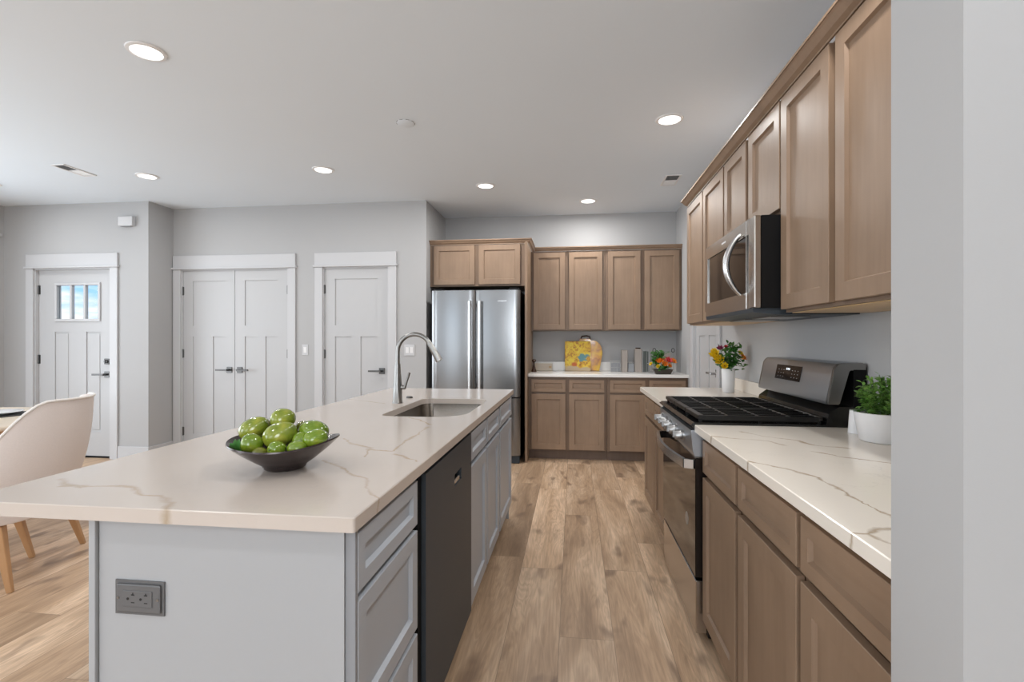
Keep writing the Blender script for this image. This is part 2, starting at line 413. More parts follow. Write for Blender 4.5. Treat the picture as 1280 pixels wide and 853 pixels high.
# window surround and sill on the left wall
b = B()
for (y0, y1) in ((.9, 3.9), (-2.8, -.6)):
    b.box(-6.21, -6.19, y0-.09, y0, .10, 2.40, .002); b.box(-6.21, -6.19, y1, y1+.09, .10, 2.40, .002)
    b.box(-6.21, -6.176, y0-.11, y1+.11, 2.40, 2.425, .002); b.box(-6.21, -6.19, y0-.09, y1+.09, 2.425, 2.55, .002); b.box(-6.21, -6.19, y0-.09, y1+.09, .05, .15, .002)
struct(b.build('trim_5', 'trim'))
struct(B().box(-6.21, -6.18, 4.15, 4.78, 2.40, 2.43, .003).build('trim_6', 'trim'))

def window_frame(name, x0, x1, z0, z1, y, rot=None):
    r = B()
    f = .05
    r.box(x0, x0+f, y, y+.05, z0, z1); r.box(x1-f, x1, y, y+.05, z0, z1); r.box(x0+f, x1-f, y, y+.05, z0, z0+f); r.box(x0+f, x1-f, y, y+.05, z1-f, z1)
    zc = (z0+z1)/2; r.box(x0+f, x1-f, y+.005, y+.045, zc-.02, zc+.02)
    if x1-x0 > 2: r.box((x0+x1)/2-.03, (x0+x1)/2+.03, y+.002, y+.048, z0+f, z1-f)
    o = r.build(name, 'trim'); struct(o)
    if rot: o.data.transform(rot)
    return o
for i, (a, c) in enumerate(((-5.9, -5.0), (-4.3, -2.6), (-1.25, .45))): window_frame('window_%d' % (i+1), a, c, .5, 2.4, -3.555)
rl = Matrix.Translation((-6.21, 0, 0)) @ Matrix.Rotation(R(90), 4, 'Z')
window_frame('window_4', .9, 3.9, .15, 2.4, .0, rl); window_frame('window_5', -2.8, -.6, .15, 2.4, .0, rl)

def baseb(name, segs):
    b = B()
    for x0, x1, y0, y1 in segs: b.box(x0, x1, y0, y1, 0, .14, .003)
    return struct(b.build(name, 'trim'))
baseb('baseboard_entry', [(-6.195, -5.92, 4.805, 4.8195), (-4.81, -4.446, 4.805, 4.8195), (-4.4595, -4.445, 4.8195, 5.14)])
baseb('baseboard_closet', [(-4.459, -4.451, 5.14, 5.1545), (-2.994, -2.776, 5.14, 5.1545), (-1.859, -1.541, 5.14, 5.1545)])
baseb('baseboard_left', [(-6.2095, -6.195, -3.5, .79), (-6.2095, -6.195, 4.01, 4.805)])
baseb('baseboard_right', [(RW-.015, RW-.0005, 3.90, 4.159), (RW-.015, RW-.0005, 5.162, 5.28)])
baseb('baseboard_divider', [(.4805, .4945, .70, .859), (.4805, 2.99, .6955, .7095)])

# ------------------------------------------------------------------ doors
def lever(parent, x, z, y, direction, mat='dnickel'):
    b = B(); b.box(x-.032, x+.032, y-.010, y, z-.032, z+.032, .002); b.lathe([(.012, 0), (.012, .045)], 16, mtx=Matrix.Translation((x, y-.008, z)) @ Matrix.Rotation(R(90), 4, 'X'))
    b.box(min(x, x+direction*.125)-.008, max(x, x+direction*.125)+.008, y-.062, y-.048, z-.009, z+.009, .003)
    return b.build('door_handle', mat, parent)
def hinges(parent, x, y, zs):
    for z in zs:
        b = B(); b.lathe([(.0, -.047), (.0065, -.045), (.0065, .045), (.0, .047)], 10, (x, y-.004, z)); b.box(x-.014, x+.014, y-.002, y+.004, z-.045, z+.045)
        b.build('hinge', 'dnickel', parent)
def craft_leaf(x0, x1, y, top, panels):
    """slab built of stiles and rails with flat recessed panels; front at y"""
    b = B(); z0 = .012; d = .009
    for a, c, p, q in cells(x0, x1, z0, top, panels): b.box(a, c, y, y+.035, p, q)
    for (a, c, p, q) in panels: b.box(a-.001, c+.001, y+d, y+.030, p-.001, q+.001)
    return b
# entry door with three lights
dx0, dx1 = -5.817, -4.913; yd = 4.855
d1 = empty('door_1', (dx0, yd, 0)); struct(d1)
def child(o, par): o.parent = par; o.matrix_parent_inverse = Matrix.Translation(-par.location); return o
wx0, wx1, wz0, wz1 = -5.585, -5.085, 1.50, 1.865
b = craft_leaf(dx0, dx1, yd, 2.032, [(wx0, wx1, wz0, wz1)]); b2 = B()
# remove the filler behind the window: rebuild with an open light
b = B()
for a, c, p, q in cells(dx0, dx1, .02, 2.032, [(wx0, wx1, wz0, wz1), (-5.62, -5.44, .28, 1.36), (-5.235, -5.055, .28, 1.36)]): b.box(a, c, yd, yd+.04, p, q)
for a, c in ((-5.62, -5.44), (-5.235, -5.055)):
    b.box(a-.001, c+.001, yd+.010, yd+.034, .279, 1.361); b.box(a+.02, c-.02, yd+.004, yd+.03, .30, 1.34, .004)
child(b.build('door_leaf', 'doorp'), d1)
b = B(); f = .028
b.box(wx0-f, wx1+f, yd-.014, yd-.0005, wz1, wz1+f, .003); b.box(wx0-f, wx1+f, yd-.014, yd-.0005, wz0-f, wz0, .003)
b.box(wx0-f, wx0, yd-.014, yd-.0005, wz0, wz1, .003); b.box(wx1, wx1+f, yd-.014, yd-.0005, wz0, wz1, .003)
for k in (1, 2):
    xc = wx0+(wx1-wx0)*k/3; b.box(xc-.013, xc+.013, yd-.008, yd+.030, wz0, wz1, .003)
child(b.build('window_surround', 'trim'), d1)
child(B().box(wx0, wx1, yd+.016, yd+.022, wz0, wz1).build('window_pane', 'glass'), d1)
h = child(lever(None, -4.978, .90, yd, -1), d1); h['label'] = 'dark nickel lever handle'
b = B(); b.box(-5.008, -4.948, yd-.014, yd, 1.01, 1.07, .003); b.lathe([(.02, 0), (.018, .016), (0, .016)], 20, mtx=Matrix.Translation((-4.978, yd-.012, 1.04)) @ Matrix.Rotation(R(90), 4, 'X'))
b.box(-4.984, -4.972, yd-.036, yd-.024, 1.02, 1.06, .002)
child(b.build('deadbolt', 'dnickel'), d1)
for z in (.25, 1.06, 1.82):
    child(B().lathe([(0, -.05), (.008, -.048), (.008, .048), (0, .05)], 10, (dx0+.004, yd-.008, z)).box(dx0-.012, dx0+.02, yd-.003, yd+.002, z-.048, z+.048).build('hinge', 'dnickel'), d1)
child(B().box(dx0, dx1, yd-.006, yd+.03, .001, .018).build('door_sweep', 'blackmatte'), d1)
# outside step beyond the entry door
def panels3(x0, x1):
    s = .115; m = (x0+x1)/2; h2 = .05
    return [(x0+s, x1-s, 1.43, 1.93), (x0+s, m-h2, .22, 1.31), (m+h2, x1-s, .22, 1.31)]
def closet_leaf(name, x0, x1, y, lev_x, ldir, hx):
    e = empty(name, (x0, y, 0)); struct(e)
    child(craft_leaf(x0, x1, y, 2.043, panels3(x0, x1)).build('door_leaf', 'doorp'), e)
    child(lever(None, lev_x, .94, y, ldir), e)
    for z in (.25, 1.12, 1.82):
        child(B().lathe([(0, -.05), (.0075, -.048), (.0075, .048), (0, .05)], 10, (hx, y-.006, z)).box(hx-.012, hx+.012, y-.003, y+.002, z-.045, z+.045).build('hinge', 'dnickel'), e)
    return e
yc = 5.168
closet_leaf('door_2', -4.346, -3.726, yc, -3.785, -1, -4.349)
closet_leaf('door_3', -3.720, -3.099, yc, -3.662, 1, -3.096)
closet_leaf('door_4', -2.671, -1.964, yc, -2.028, -1, -2.674)
# side door on the right wall
e = empty('door_5', (RW+.013, 4.264, 0)); struct(e)
rot = Matrix.Translation((RW+.013, 0, 0)) @ Matrix.Rotation(R(-90), 4, 'Z')
def rchild(o):
    o.data.transform(rot); return child(o, e)
rchild(craft_leaf(-5.056, -4.264, 0, 2.038, panels3(-5.056, -4.264)).build('door_leaf', 'doorp'))
rchild(lever(None, -4.33, .99, 0, -1, 'chrome'))

# ------------------------------------------------------------------ cabinets
DZ0, DZ1, WZ0, WZ1 = .115, .70, .722, .852
def cabinet(name, loc, rz, label, width, depth, z0, z1, doors=(), drawers=(), toe=True, body='cab', dmat='cab', drmat='cabh', inner=None, group=None, dz=(DZ0, DZ1), rail=.056, toe_mat=None, hollow=False):
    """local frame: x along the front, door faces at y=0 towards -Y, carcass behind"""
    e = empty(name, loc, rz, label, 'cabinet', group)
    b = B()
    zz = .105 if toe else z0
    if hollow:
        b.box(0, width, .0205, depth, zz, .62); b.box(0, width, .0205, .045, .62, z1); b.box(0, .018, .045, depth, .62, z1)
    else: b.box(0, width, .0235, depth, zz, z1)
    b.build('carcass', 'frame' if body == 'cab' else body, e)
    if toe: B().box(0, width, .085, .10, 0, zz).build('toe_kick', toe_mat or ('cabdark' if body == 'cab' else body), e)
    for (x, w) in doors: B().shaker(w, dz[1]-dz[0], x=x, z=dz[0], rail=rail).build('door', dmat, e)
    for dr in drawers:
        x, w = dr[0], dr[1]; a, c = (dr[2], dr[3]) if len(dr) > 2 else (WZ0, WZ1)
        B().shaker(w, c-a, x=x, z=a, rail=min(.042, (c-a)*.28)).build('drawer_front', drmat, e)
    return e
FX = .525   # right-hand door faces, x
def right_cab(name, y_far, y_near, label, fx=FX, **k):
    return cabinet(name, (fx, y_far, 0), R(-90), label, y_far-y_near, RW-.001-fx if k.get('z1', .8835) < 1 else RW-.001-fx, **k)
w = 2.158-1.262
right_cab('base_cabinet', 2.158, 1.262, 'brown wooden base cabinet with two drawers and two doors, just in front of the range', z0=0, z1=.8835,
          doors=[(.012, .415), (.458, .415+.012)], drawers=[(.012, .415), (.458, .427)])
right_cab('base_cabinet', 1.2615, .8595, 'brown wooden base cabinet nearest the camera on the right, against the wall end', z0=0, z1=.8835,
          doors=[(.012, .378)], drawers=[(.012, .378)])
right_cab('base_cabinet', 3.86, 2.932, 'brown wooden base cabinet beyond the range at the far end of the right run', z0=0, z1=.8835,
          doors=[(.012, .45), (.475, .44)], drawers=[(.012, .45), (.475, .44)])
UX = .83; UZ0, UZ1 = 1.375, 2.25
def upper(y_far, y_near, label, doors, z0=UZ0, dz=None, name='wall_cabinet'):
    e = cabinet(name, (UX, y_far, 0), R(-90), label, y_far-y_near, RW-.001-UX, z0, UZ1, doors=doors, toe=False, dz=dz or (z0+.012, UZ1-.012))
    B().box(.018, (y_far-y_near)-.018, .04, RW-.003-UX, z0-.0035, z0-.0005).build('underside_panel', 'rawply', e)
    return e
upper(2.158, 1.3205, 'tall brown wall cabinet with two doors, right beside the microwave on its near side', [(.006, .385), (.432, .395)])
upper(1.32, .8595, 'tall brown wall cabinet nearest the camera, against the wall end', [(.012, .436)])
upper(2.932, 2.1585, 'short brown wall cabinet with two doors directly above the microwave', [(.010, .350), (.398, .366)], z0=1.78, dz=(1.80, UZ1-.012))
upper(3.86, 2.9325, 'tall brown wall cabinet beyond the microwave at the far end of the right wall', [(.012, .44), (.475, .44)])
def part(bt, name, mat, par):
    bt.bm.transform(par.matrix_basis.inverted()); return bt.build(name, mat, par)
def crown(name, label, path, z, side, h=.055, out=.045):
    """moulding swept along an open path of 2D points; side=+1 puts the flare to the left of travel"""
    prof = [(0, 0), (.006, 0), (.006, .008), (.020, .018), (out-.010, h-.016), (out-.004, h-.010), (out, h-.010), (out, h), (0, h)]
    b = bmesh.new(); P = [Vector((p[0], p[1])) for p in path]; rings = []
    for i, p in enumerate(P):
        def nr(a, c): d = (c-a).normalized(); return Vector((-d.y, d.x))*side
        if i == 0: n = nr(P[0], P[1])
        elif i == len(P)-1: n = nr(P[-2], P[-1])
        else:
            n1, n2 = nr(P[i-1], P[i]), nr(P[i], P[i+1]); n = (n1+n2)/(1+n1.dot(n2))
        rings.append([b.verts.new((p.x+n.x*o_, p.y+n.y*o_, z+q)) for o_, q in prof])
    k = len(prof)
    for a, c in zip(rings[:-1], rings[1:]):
        for i in range(k): b.faces.new((a[i], a[(i+1) % k], c[(i+1) % k], c[i]))
    b.faces.new(rings[0]); b.faces.new(rings[-1][::-1]); bmesh.ops.recalc_face_normals(b, faces=b.faces)
    o = B().merge(b).build(name, 'cabh'); tag(o, label, 'molding'); return place(o, (path[0][0], path[0][1], z))
crown('crown_molding', 'brown crown molding along the top of the right-hand wall cabinets', [(RW-.002, 3.861), (UX+.012, 3.861), (UX+.012, .8595)], 2.2505, -1)

# back wall run
BY = 5.33
for i, (x0, lab) in enumerate(((-.475, 'brown wooden base cabinet on the back wall, next to the fridge panel'), (.3455, 'brown wooden base cabinet on the back wall, in the far right corner'))):
    wd = .818
    cabinet('base_cabinet', (x0, BY, 0), 0, lab, wd, 5.949-BY, 0, .8835, doors=[(.030, .360), (.428, .366)], drawers=[(.030, .360), (.428, .366)])
for i, (x0, lab) in enumerate(((-.475, 'brown wall cabinet on the back wall, next to the fridge cabinet'), (.3455, 'brown wall cabinet on the back wall, in the right corner'))):
    e = cabinet('wall_cabinet', (x0, 5.63, 0), 0, lab, .818, 5.949-5.63, 1.375, 2.262, doors=[(.030, .350), (.424, .366)], toe=False, dz=(1.387, 2.245))
crown('crown_molding', 'brown crown molding above the back wall cabinets', [(-.430, 5.642), (RW-.002, 5.642)], 2.2625, -1, h=.045, out=.032)
# fridge enclosure
e = cabinet('fridge_cabinet', (-1.5385, 5.28, 0), 0, 'brown two-door cabinet bridging over the refrigerator', 1.036, 5.949-5.28, 1.845, 2.29, doors=[(.045, .445), (.535, .445)], toe=False, dz=(1.862, 2.282))
bpy.context.view_layer.update()
part(B().box(-.502, -.4765, 5.20, 5.949, 0, 2.29, .001), 'end_panel', 'cab', e)
crown('crown_molding', 'brown crown molding above the refrigerator cabinet', [(-1.538, 5.298), (-.475, 5.298), (-.475, 5.949)], 2.2905, -1, h=.05, out=.04)

# ------------------------------------------------------------------ countertops
def rounded(x0, x1, y0, y1, r, n=8):
    rr = r if isinstance(r, (list, tuple)) else [r]*4; out = []
    for (cx, cy, a0), q in zip(((x0, y0, 180), (x1, y0, 270), (x1, y1, 0), (x0, y1, 90)), rr):
        sx = 1 if cx == x0 else -1; sy = 1 if cy == y0 else -1
        for i in range(n+1):
            a = R(a0+90*i/n); out.append((cx+sx*q+q*math.cos(a), cy+sy*q+q*math.sin(a)))
    return out
def slab(name, outline, z0, z1, mat, hole=None, bev=.002):
    b = bmesh.new()
    def loop(pts, z): return [b.verts.new((p[0], p[1], z)) for p in pts]
    def edges(vs): return [b.edges.new((vs[i], vs[(i+1) % len(vs)])) for i in range(len(vs))]
    inner = []
    # top with chamfer ring
    def offset(pts, d):
        n = len(pts); out = []
        for i in range(n):
            a, p, c = Vector(pts[i-1]), Vector(pts[i]), Vector(pts[(i+1) % n])
            d1 = (p-a).normalized(); d2 = (c-p).normalized()
            n1 = Vector((-d1.y, d1.x)); n2 = Vector((-d2.y, d2.x)); m = (n1+n2)/(1+n1.dot(n2)); q = p+m*d; out.append((q.x, q.y))
        return out
    def wallring(a, c):
        for i in range(len(a)): b.faces.new((a[i], a[(i+1) % len(a)], c[(i+1) % len(c)], c[i]))
    ot = loop(offset(outline, bev), z1); om = loop(outline, z1-bev); ob = loop(outline, z0)
    wallring(om, ot); wallring(ob, om); te = edges_of = []
    def ee(vs):
        r = []
        for i in range(len(vs)):
            e_ = b.edges.get((vs[i], vs[(i+1) % len(vs)])) or b.edges.new((vs[i], vs[(i+1) % len(vs)])); r.append(e_)
        return r
    tope = ee(ot); bote = ee(ob)
    if hole:
        ht = loop(offset(hole, -bev*.6), z1); hm = loop(hole, z1-bev*.6); hb = loop(hole, z0)
        wallring(ht, hm); wallring(hm, hb); tope += ee(ht); bote += ee(hb)
    bmesh.ops.triangle_fill(b, use_beauty=True, edges=tope); bmesh.ops.triangle_fill(b, use_beauty=True, edges=bote)
    bmesh.ops.recalc_face_normals(b, faces=b.faces)
    return B().merge(b).build(name, mat)
rect = lambda x0, x1, y0, y1: [(x0, y0), (x1, y0), (x1, y1), (x0, y1)]
tag(slab('countertop', rect(.497, RW-.0005, .8595, 2.160), .884, .914, 'quartzR'), 'cream quartz countertop with gold veins, near right, holding the herb pot', 'countertop')
tag(slab('countertop', rect(.497, RW-.0005, 2.931, 3.885), .884, .914, 'quartzR'), 'cream quartz countertop beyond the range on the right, holding the yellow flowers', 'countertop')
tag(slab('countertop', rect(-.4755, RW-.0005, 5.30, 5.9495), .884, .914, 'quartzB'), 'pale quartz countertop along the back wall under the wall cabinets', 'countertop')
HX0, HX1, HY0, HY1 = -.895, -.500, 2.235, 2.955
hole = rounded(HX0, HX1, HY0, HY1, [.06, .15, .08, .06], 8)
isl_top = tag(slab('island_countertop', rounded(-1.335, -.425, .94, 3.58, .006, 3), .884, .914, 'quartzI', hole), 'large cream veined quartz island top with a sink cutout', 'countertop')
# upstands
tag(B().box(RW-.021, RW-.001, 2.932, 3.885, .9145, .995, .001).build('backsplash', 'quartzR'), 'low quartz backsplash on the right wall beyond the range', 'backsplash')
tag(B().box(RW-.021, RW-.001, .8605, 2.158, .9145, .995, .001).build('backsplash', 'quartzR'), 'low quartz backsplash on the right wall behind the herb pot', 'backsplash')
tag(B().box(-.475, RW-.001, 5.929, 5.949, .9145, 1.016, .001).build('backsplash', 'quartzB'), 'low white quartz backsplash along the back wall', 'backsplash')

# ------------------------------------------------------------------ island
IX = -.435
def isl_cab(y0, y1, label, doors, drawers, **k):
    return cabinet('island_cabinet', (IX, y0, 0), R(90), label, y1-y0, .56, 0, .8835, doors=doors, drawers=drawers, body='greydk', dmat='grey', drmat='grey', dz=(.12, .718), toe_mat='greydk', **k)
ic = isl_cab(.985, 1.400, 'grey painted island drawer cabinet at the near end with three drawers', [], [(-.004, .392, .745, .868), (-.004, .392, .455, .728), (-.004, .392, .125, .438)])
bpy.context.view_layer.update()
part(B().box(-1.010, -.4585, .966, .984, 0, .8835), 'end_panel', 'greyend', ic)
part(B().box(-1.028, -1.0125, .958, 1.4035, 0, .8835, .001), 'back_panel', 'greyend', ic)
part(B().box(-.4582, -.4365, .970, .9845, 0, .8835, .001), 'corner_stile', 'greydk', ic)
ic = isl_cab(2.112, 2.972, 'grey painted sink cabinet of the island with two doors, beyond the dishwasher', [(.006, .392), (.424, .405)], [(.006, .392, .742, .865), (.424, .405, .742, .865)], hollow=True)
bpy.context.view_layer.update()
part(B().box(-1.028, -1.0125, 2.110, 2.972, 0, .8835), 'back_panel', 'greyend', ic)
ic = isl_cab(2.9725, 3.54, 'narrow grey painted cabinet at the far end of the island', [(.011, .545)], [(.011, .545, .742, .865)])
bpy.context.view_layer.update()
part(B().box(-1.028, -1.0125, 2.9725, 3.54, 0, .8835), 'back_panel', 'greyend', ic)
part(B().box(-1.0124, -.4565, 3.5405, 3.555, 0, .8835), 'far_end_panel', 'greyend', ic)
# dishwasher
e = empty('dishwasher', (IX, 1.405, 0), R(90), 'dark slate dishwasher built into the island between grey cabinets', 'dishwasher')
wd = .702
B().box(0, wd, .03, .57, .10, .882).build('tub', 'blackmatte', e)
B().box(0, wd, .578, .592, 0, .8835).build('back_panel', 'greyend', e)
b = B()
for a, c, p, q in cells(.035, wd-.004, .115, .868, [(.395, .505, .728, .772)]): b.box(a, c, -.004, .0295, p, q)
b.build('door', 'steeldk', e)
b = B(); b.box(.395, .505, .020, .0285, .728, .772); b.build('pocket_recess', 'blackmatte', e)
B().box(.395, .505, .000, .019, .729, .745, .003).build('pocket_handle', 'chrome', e)
B().box(0, .033, .010, .0295, .10, .875).build('side_gap_strip', 'blackmatte', e)  # black strip put in for the dark gap beside the door
B().box(.0, wd, .08, .095, 0, .0995).build('toe_kick', 'blackmatte', e)
# sink
e = empty('sink', (-.70, 2.595, .66), 0, 'undermount stainless steel sink in the island counter', 'sink')
b = bmesh.new()
def ring(pts, z): return [b.verts.new((p[0]+.70, p[1]-2.595, z-.66)) for p in pts]
big = rounded(HX0-.012, HX1+.012, HY0-.012, HY1+.012, [.07, .155, .09, .07], 8)
hr = rounded(HX0-.004, HX1+.004, HY0-.004, HY1+.004, [.062, .15, .082, .062], 8)
lo = rounded(HX0+.004, HX1-.004, HY0+.004, HY1-.004, [.062, .15, .082, .062], 8)
lo2 = rounded(HX0+.03, HX1-.03, HY0+.03, HY1-.03, [.05, .13, .07, .05], 8)
rs = [ring(big, .8825), ring(hr, .8825), ring(lo, .70), ring(lo2, .68)]
for a, c in zip(rs[:-1], rs[1:]):
    for i in range(len(a)): b.faces.new((a[i], a[(i+1) % len(a)], c[(i+1) % len(c)], c[i]))
b.faces.new(rs[-1]); bmesh.ops.recalc_face_normals(b, faces=b.faces)
o = B().merge(b).build('basin', 'sinksteel', e, True, 50); sm = o.modifiers.new('thickness', 'SOLIDIFY'); sm.thickness = .0015; sm.offset = 0
B().lathe([(0, .006), (.02, .006), (.03, .004), (.042, .008), (.045, .0215), (.0, .0215)], 24, (0, 0, 0)).build('drain', 'dnickel', e, True)
# faucet
e = empty('faucet', (-.975, 2.714, .914), 0, 'tall brushed nickel gooseneck faucet behind the island sink', 'faucet')
B().lathe([(0, 0), (.029, 0), (.029, .004), (.026, .008), (.0245, .10), (.019, .16), (.0155, .22), (0, .22)], 28).build('body', 'nickel', e, True)
pts = [(0, 0, .20), (0, 0, .27)]; RR = .098
for i in range(15):
    a = math.pi - math.pi*.86*i/14; pts.append((RR+RR*math.cos(a), 0, .285+RR*math.sin(a)))
last = Vector(pts[-1]); dd = (Vector(pts[-1])-Vector(pts[-2])).normalized()
B().tube(pts, .0125, 16).build('spout', 'nickel', e, True)
q = [last+dd*t for t in (-.012, 0, .02, .07, .105)]
B().tube(q, [.0135, .0150, .0160, .0185, .0200], 18).build('spray_head', 'nickel', e, True)
B().tube([(.018, 0, .088), (.045, 0, .088)], .0125, 14).tube([(.042, 0, .090), (.050, 0, .115), (.064, -.004, .150), (.070, -.006, .170)], [.008, .0065, .006, .0075], 12).build('lever', 'nickel', e, True)
tag(B().lathe([(0, 0), (.020, 0), (.020, .006), (.017, .009), (0, .009)], 22).build('air_switch', 'dnickel'), 'small round metal button set in the island top behind the sink', 'button').location = (-.99, 2.965, .9145)

# outlet on island end
e = empty('power_outlet', (-.911, .9655, .6805), 0, 'grey double electrical outlet on the near end of the island', 'outlet')
b = B(); b.prism([(-.057, 0), (.057, 0), (.057, .072), (-.057, .072)], 'y', -.003, 0); b.box(-.051, .051, -.0075, -.003, .006, .066, .003, 2)
b.build('cover_plate', 'outlet', e)
b = B(); b.box(-.0335, .0335, -.0092, -.0074, .0195, .0525, .0008); b.build('receptacle_face', 'outlet', e)
b = B()
for cx in (-.018, .012):
    b.box(cx+.004, cx+.0115, -.0097, -.0090, .0435, .0455); b.box(cx+.007, cx+.009, -.0097, -.0090, .0435, .0490); b.box(cx+.004, cx+.0115, -.0097, -.0090, .0275, .0292)
    b.lathe([(.0027, 0), (.0027, .0008), (0, .0008)], 14, mtx=Matrix.Translation((cx-.004, -.0090, .036)) @ Matrix.Rotation(R(90), 4, 'X'))
b.build('slots', 'void', e)
for cx in (-.046, .046):
    B().lathe([(.0030, 0), (.0028, .0012), (0, .0014)], 14, mtx=Matrix.Translation((cx, -.0074, .036)) @ Matrix.Rotation(R(90), 4, 'X')).build('screw', 'nickel', e, True)

# ------------------------------------------------------------------ refrigerator
e = empty('refrigerator', (-1.005, 5.12, 0), 0, 'stainless steel french door refrigerator in the brown cabinet surround', 'refrigerator')
HW = .463
B().box(-HW+.004, HW-.004, .062, .76, .03, 1.782, .004).build('cabinet_body', 'blackmatte', e)
def bowed(x0, x1, z0, z1, bow=.020, t=.06, n=14):
    b = bmesh.new(); fr = []; ba = []
    for i in range(n+1):
        u = i/n; x = x0+(x1-x0)*u; y = -bow*(1-(2*u-1)**2)
        ed = min(u, 1-u)*(x1-x0); y += .010*max(0, 1-ed/.012)**2
        fr.append((x, y))
    lo = [b.verts.new((x, y, z0)) for x, y in fr]+[b.verts.new((x1, t, z0)), b.verts.new((x0, t, z0))]
    hi = [b.verts.new((x, y, z1)) for x, y in fr]+[b.verts.new((x1, t, z1)), b.verts.new((x0, t, z1))]
    b.faces.new(lo); b.faces.new(hi[::-1])
    for i in range(len(lo)): j = (i+1) % len(lo); b.faces.new((lo[i], hi[i], hi[j], lo[j]))
    bmesh.ops.recalc_face_normals(b, faces=b.faces); return B().merge(b)
bowed(-HW, -.003, .685, 1.785, bow=.012).build('door', 'steel', e, True, 30)
bowed(.003, HW, .685, 1.785, bow=.0045).build('door', 'steel', e, True, 30)
bowed(-HW, HW, .085, .672, bow=.018, n=24).build('freezer_drawer', 'steel', e, True, 30)
for sx in (-1, 1):
    b = B(); x = sx*.052
    b.box(x-.014, x+.014, -.070, -.052, .76, 1.675, .005, 2)
    for z in (.80, 1.63): b.box(x-.010, x+.010, -.056, -.004, z-.018, z+.018, .003)
    b.build('handle', 'chrome', e)
b = B(); b.box(-.36, .36, -.072, -.054, .615, .642, .005, 2)
for x in (-.33, .33): b.box(x-.014, x+.014, -.058, -.006, .618, .639, .003)
b.build('freezer_handle', 'chrome', e)
B().box(-HW+.01, HW-.01, .02, .08, .002, .080, .004).build('toe_grille', 'steeldk', e)
for x in (-.40, .40): B().box(x-.05, x+.05, .010, .12, 1.786, 1.806, .004).build('hinge_cover', 'blackmatte', e)
def text(name, body, size, loc, rot, mat, parent=None, ext=.0008, align='CENTER'):
    cu = bpy.data.curves.new(name, 'FONT'); cu.body = body; cu.size = size; cu.extrude = ext; cu.align_x = align; cu.align_y = 'CENTER'
    o = bpy.data.objects.new(name, cu); C.objects.link(o); dg = bpy.context.evaluated_depsgraph_get()
    me = bpy.data.meshes.new_from_object(o.evaluated_get(dg)); bpy.data.objects.remove(o); bpy.data.curves.remove(cu)
    me.materials.clear(); me.materials.append(M[mat]); p = bpy.data.objects.new(name, me); C.objects.link(p)
    p.location = loc; p.rotation_euler = rot
    if parent: p.parent = parent
    return p
text('badge', 'SAMSUNG', .022, (.285, -.0172, 1.670), (R(90), 0, 0), 'plate', e) if False else None
b = B()
xx = .235
for wdt in (.004, .004, .012, .014, .012, .010, .010): b.box(xx, xx+wdt, -.0185, -.0150, 1.664, 1.676); xx += wdt+.004
b.build('badge', 'chrome', e)

# ------------------------------------------------------------------ range
RX = .502    # oven door face x
e = empty('gas_range', (RX, 2.928, 0), R(-90), 'black and stainless gas range with five burners between the right counters', 'stove')
wd = .763; DP = RW-.004-RX
b = B(); b.box(0, wd, .05, DP-.03, .03, .905); b.build('oven_body', 'blackmatte', e)
b = B(); b.prism([(-.022, .912), (.0, .890), (.6, .890), (.6, .922), (-.006, .922)], 'x', -.001, wd+.001); b.build('cooktop', 'black', e)
b = B(); b.prism([(-.018, .889), (.049, .889), (.049, .780), (-.002, .780), (-.010, .800)], 'x', .004, wd-.004); b.build('control_panel', 'rangesteel', e)
b = B(); b.box(.006, wd-.006, 0, .048, .275, .772, .003); b.build('oven_door', 'glassblk', e)
b = B(); b.box(.006, wd-.006, -.003, .046, .7725, .7790, .001); b.build('door_trim', 'steel', e)
b = B()
pts = [(.035, .0), (.05, -.035)]+[(.05+(wd-.10)*i/12, -.035-.032*math.sin(math.pi*i/12)) for i in range(1, 12)]+[(wd-.05, -.035), (wd-.035, 0)]
for i in range(len(pts)-1):
    (x0, y0), (x1, y1) = pts[i], pts[i+1]
    d = Vector((x1-x0, y1-y0)); nn = Vector((-d.y, d.x)).normalized()*.007
    b.prism([(x0+nn.x, y0+nn.y), (x1+nn.x, y1+nn.y), (x1-nn.x, y1-nn.y), (x0-nn.x, y0-nn.y)], 'z', .722, .760)
b.build('handle', 'chrome', e)
b = B(); b.box(.006, wd-.006, .002, .048, .045, .262, .003); b.build('storage_drawer', 'steelw', e)
for x in (.04, wd-.07):
    for y in (.10, .50): B().box(x, x+.03, y, y+.03, 0, .0295).build('foot', 'blackmatte', e)
km = Matrix.Rotation(R(97), 4, 'X')
for i, kx in enumerate((.085, .21, .315, .455, .60)):
    k = B().lathe([(0, 0), (.024, 0), (.024, .010), (.019, .012), (.0185, .036), (.016, .040), (0, .040)], 22, mtx=Matrix.Translation((kx, -.013, .842)) @ km)
    k.box(kx-.004, kx+.004, -.062, -.030, .828, .858, .002)
    k.build('knob', 'knobmetal', e, True, 35)
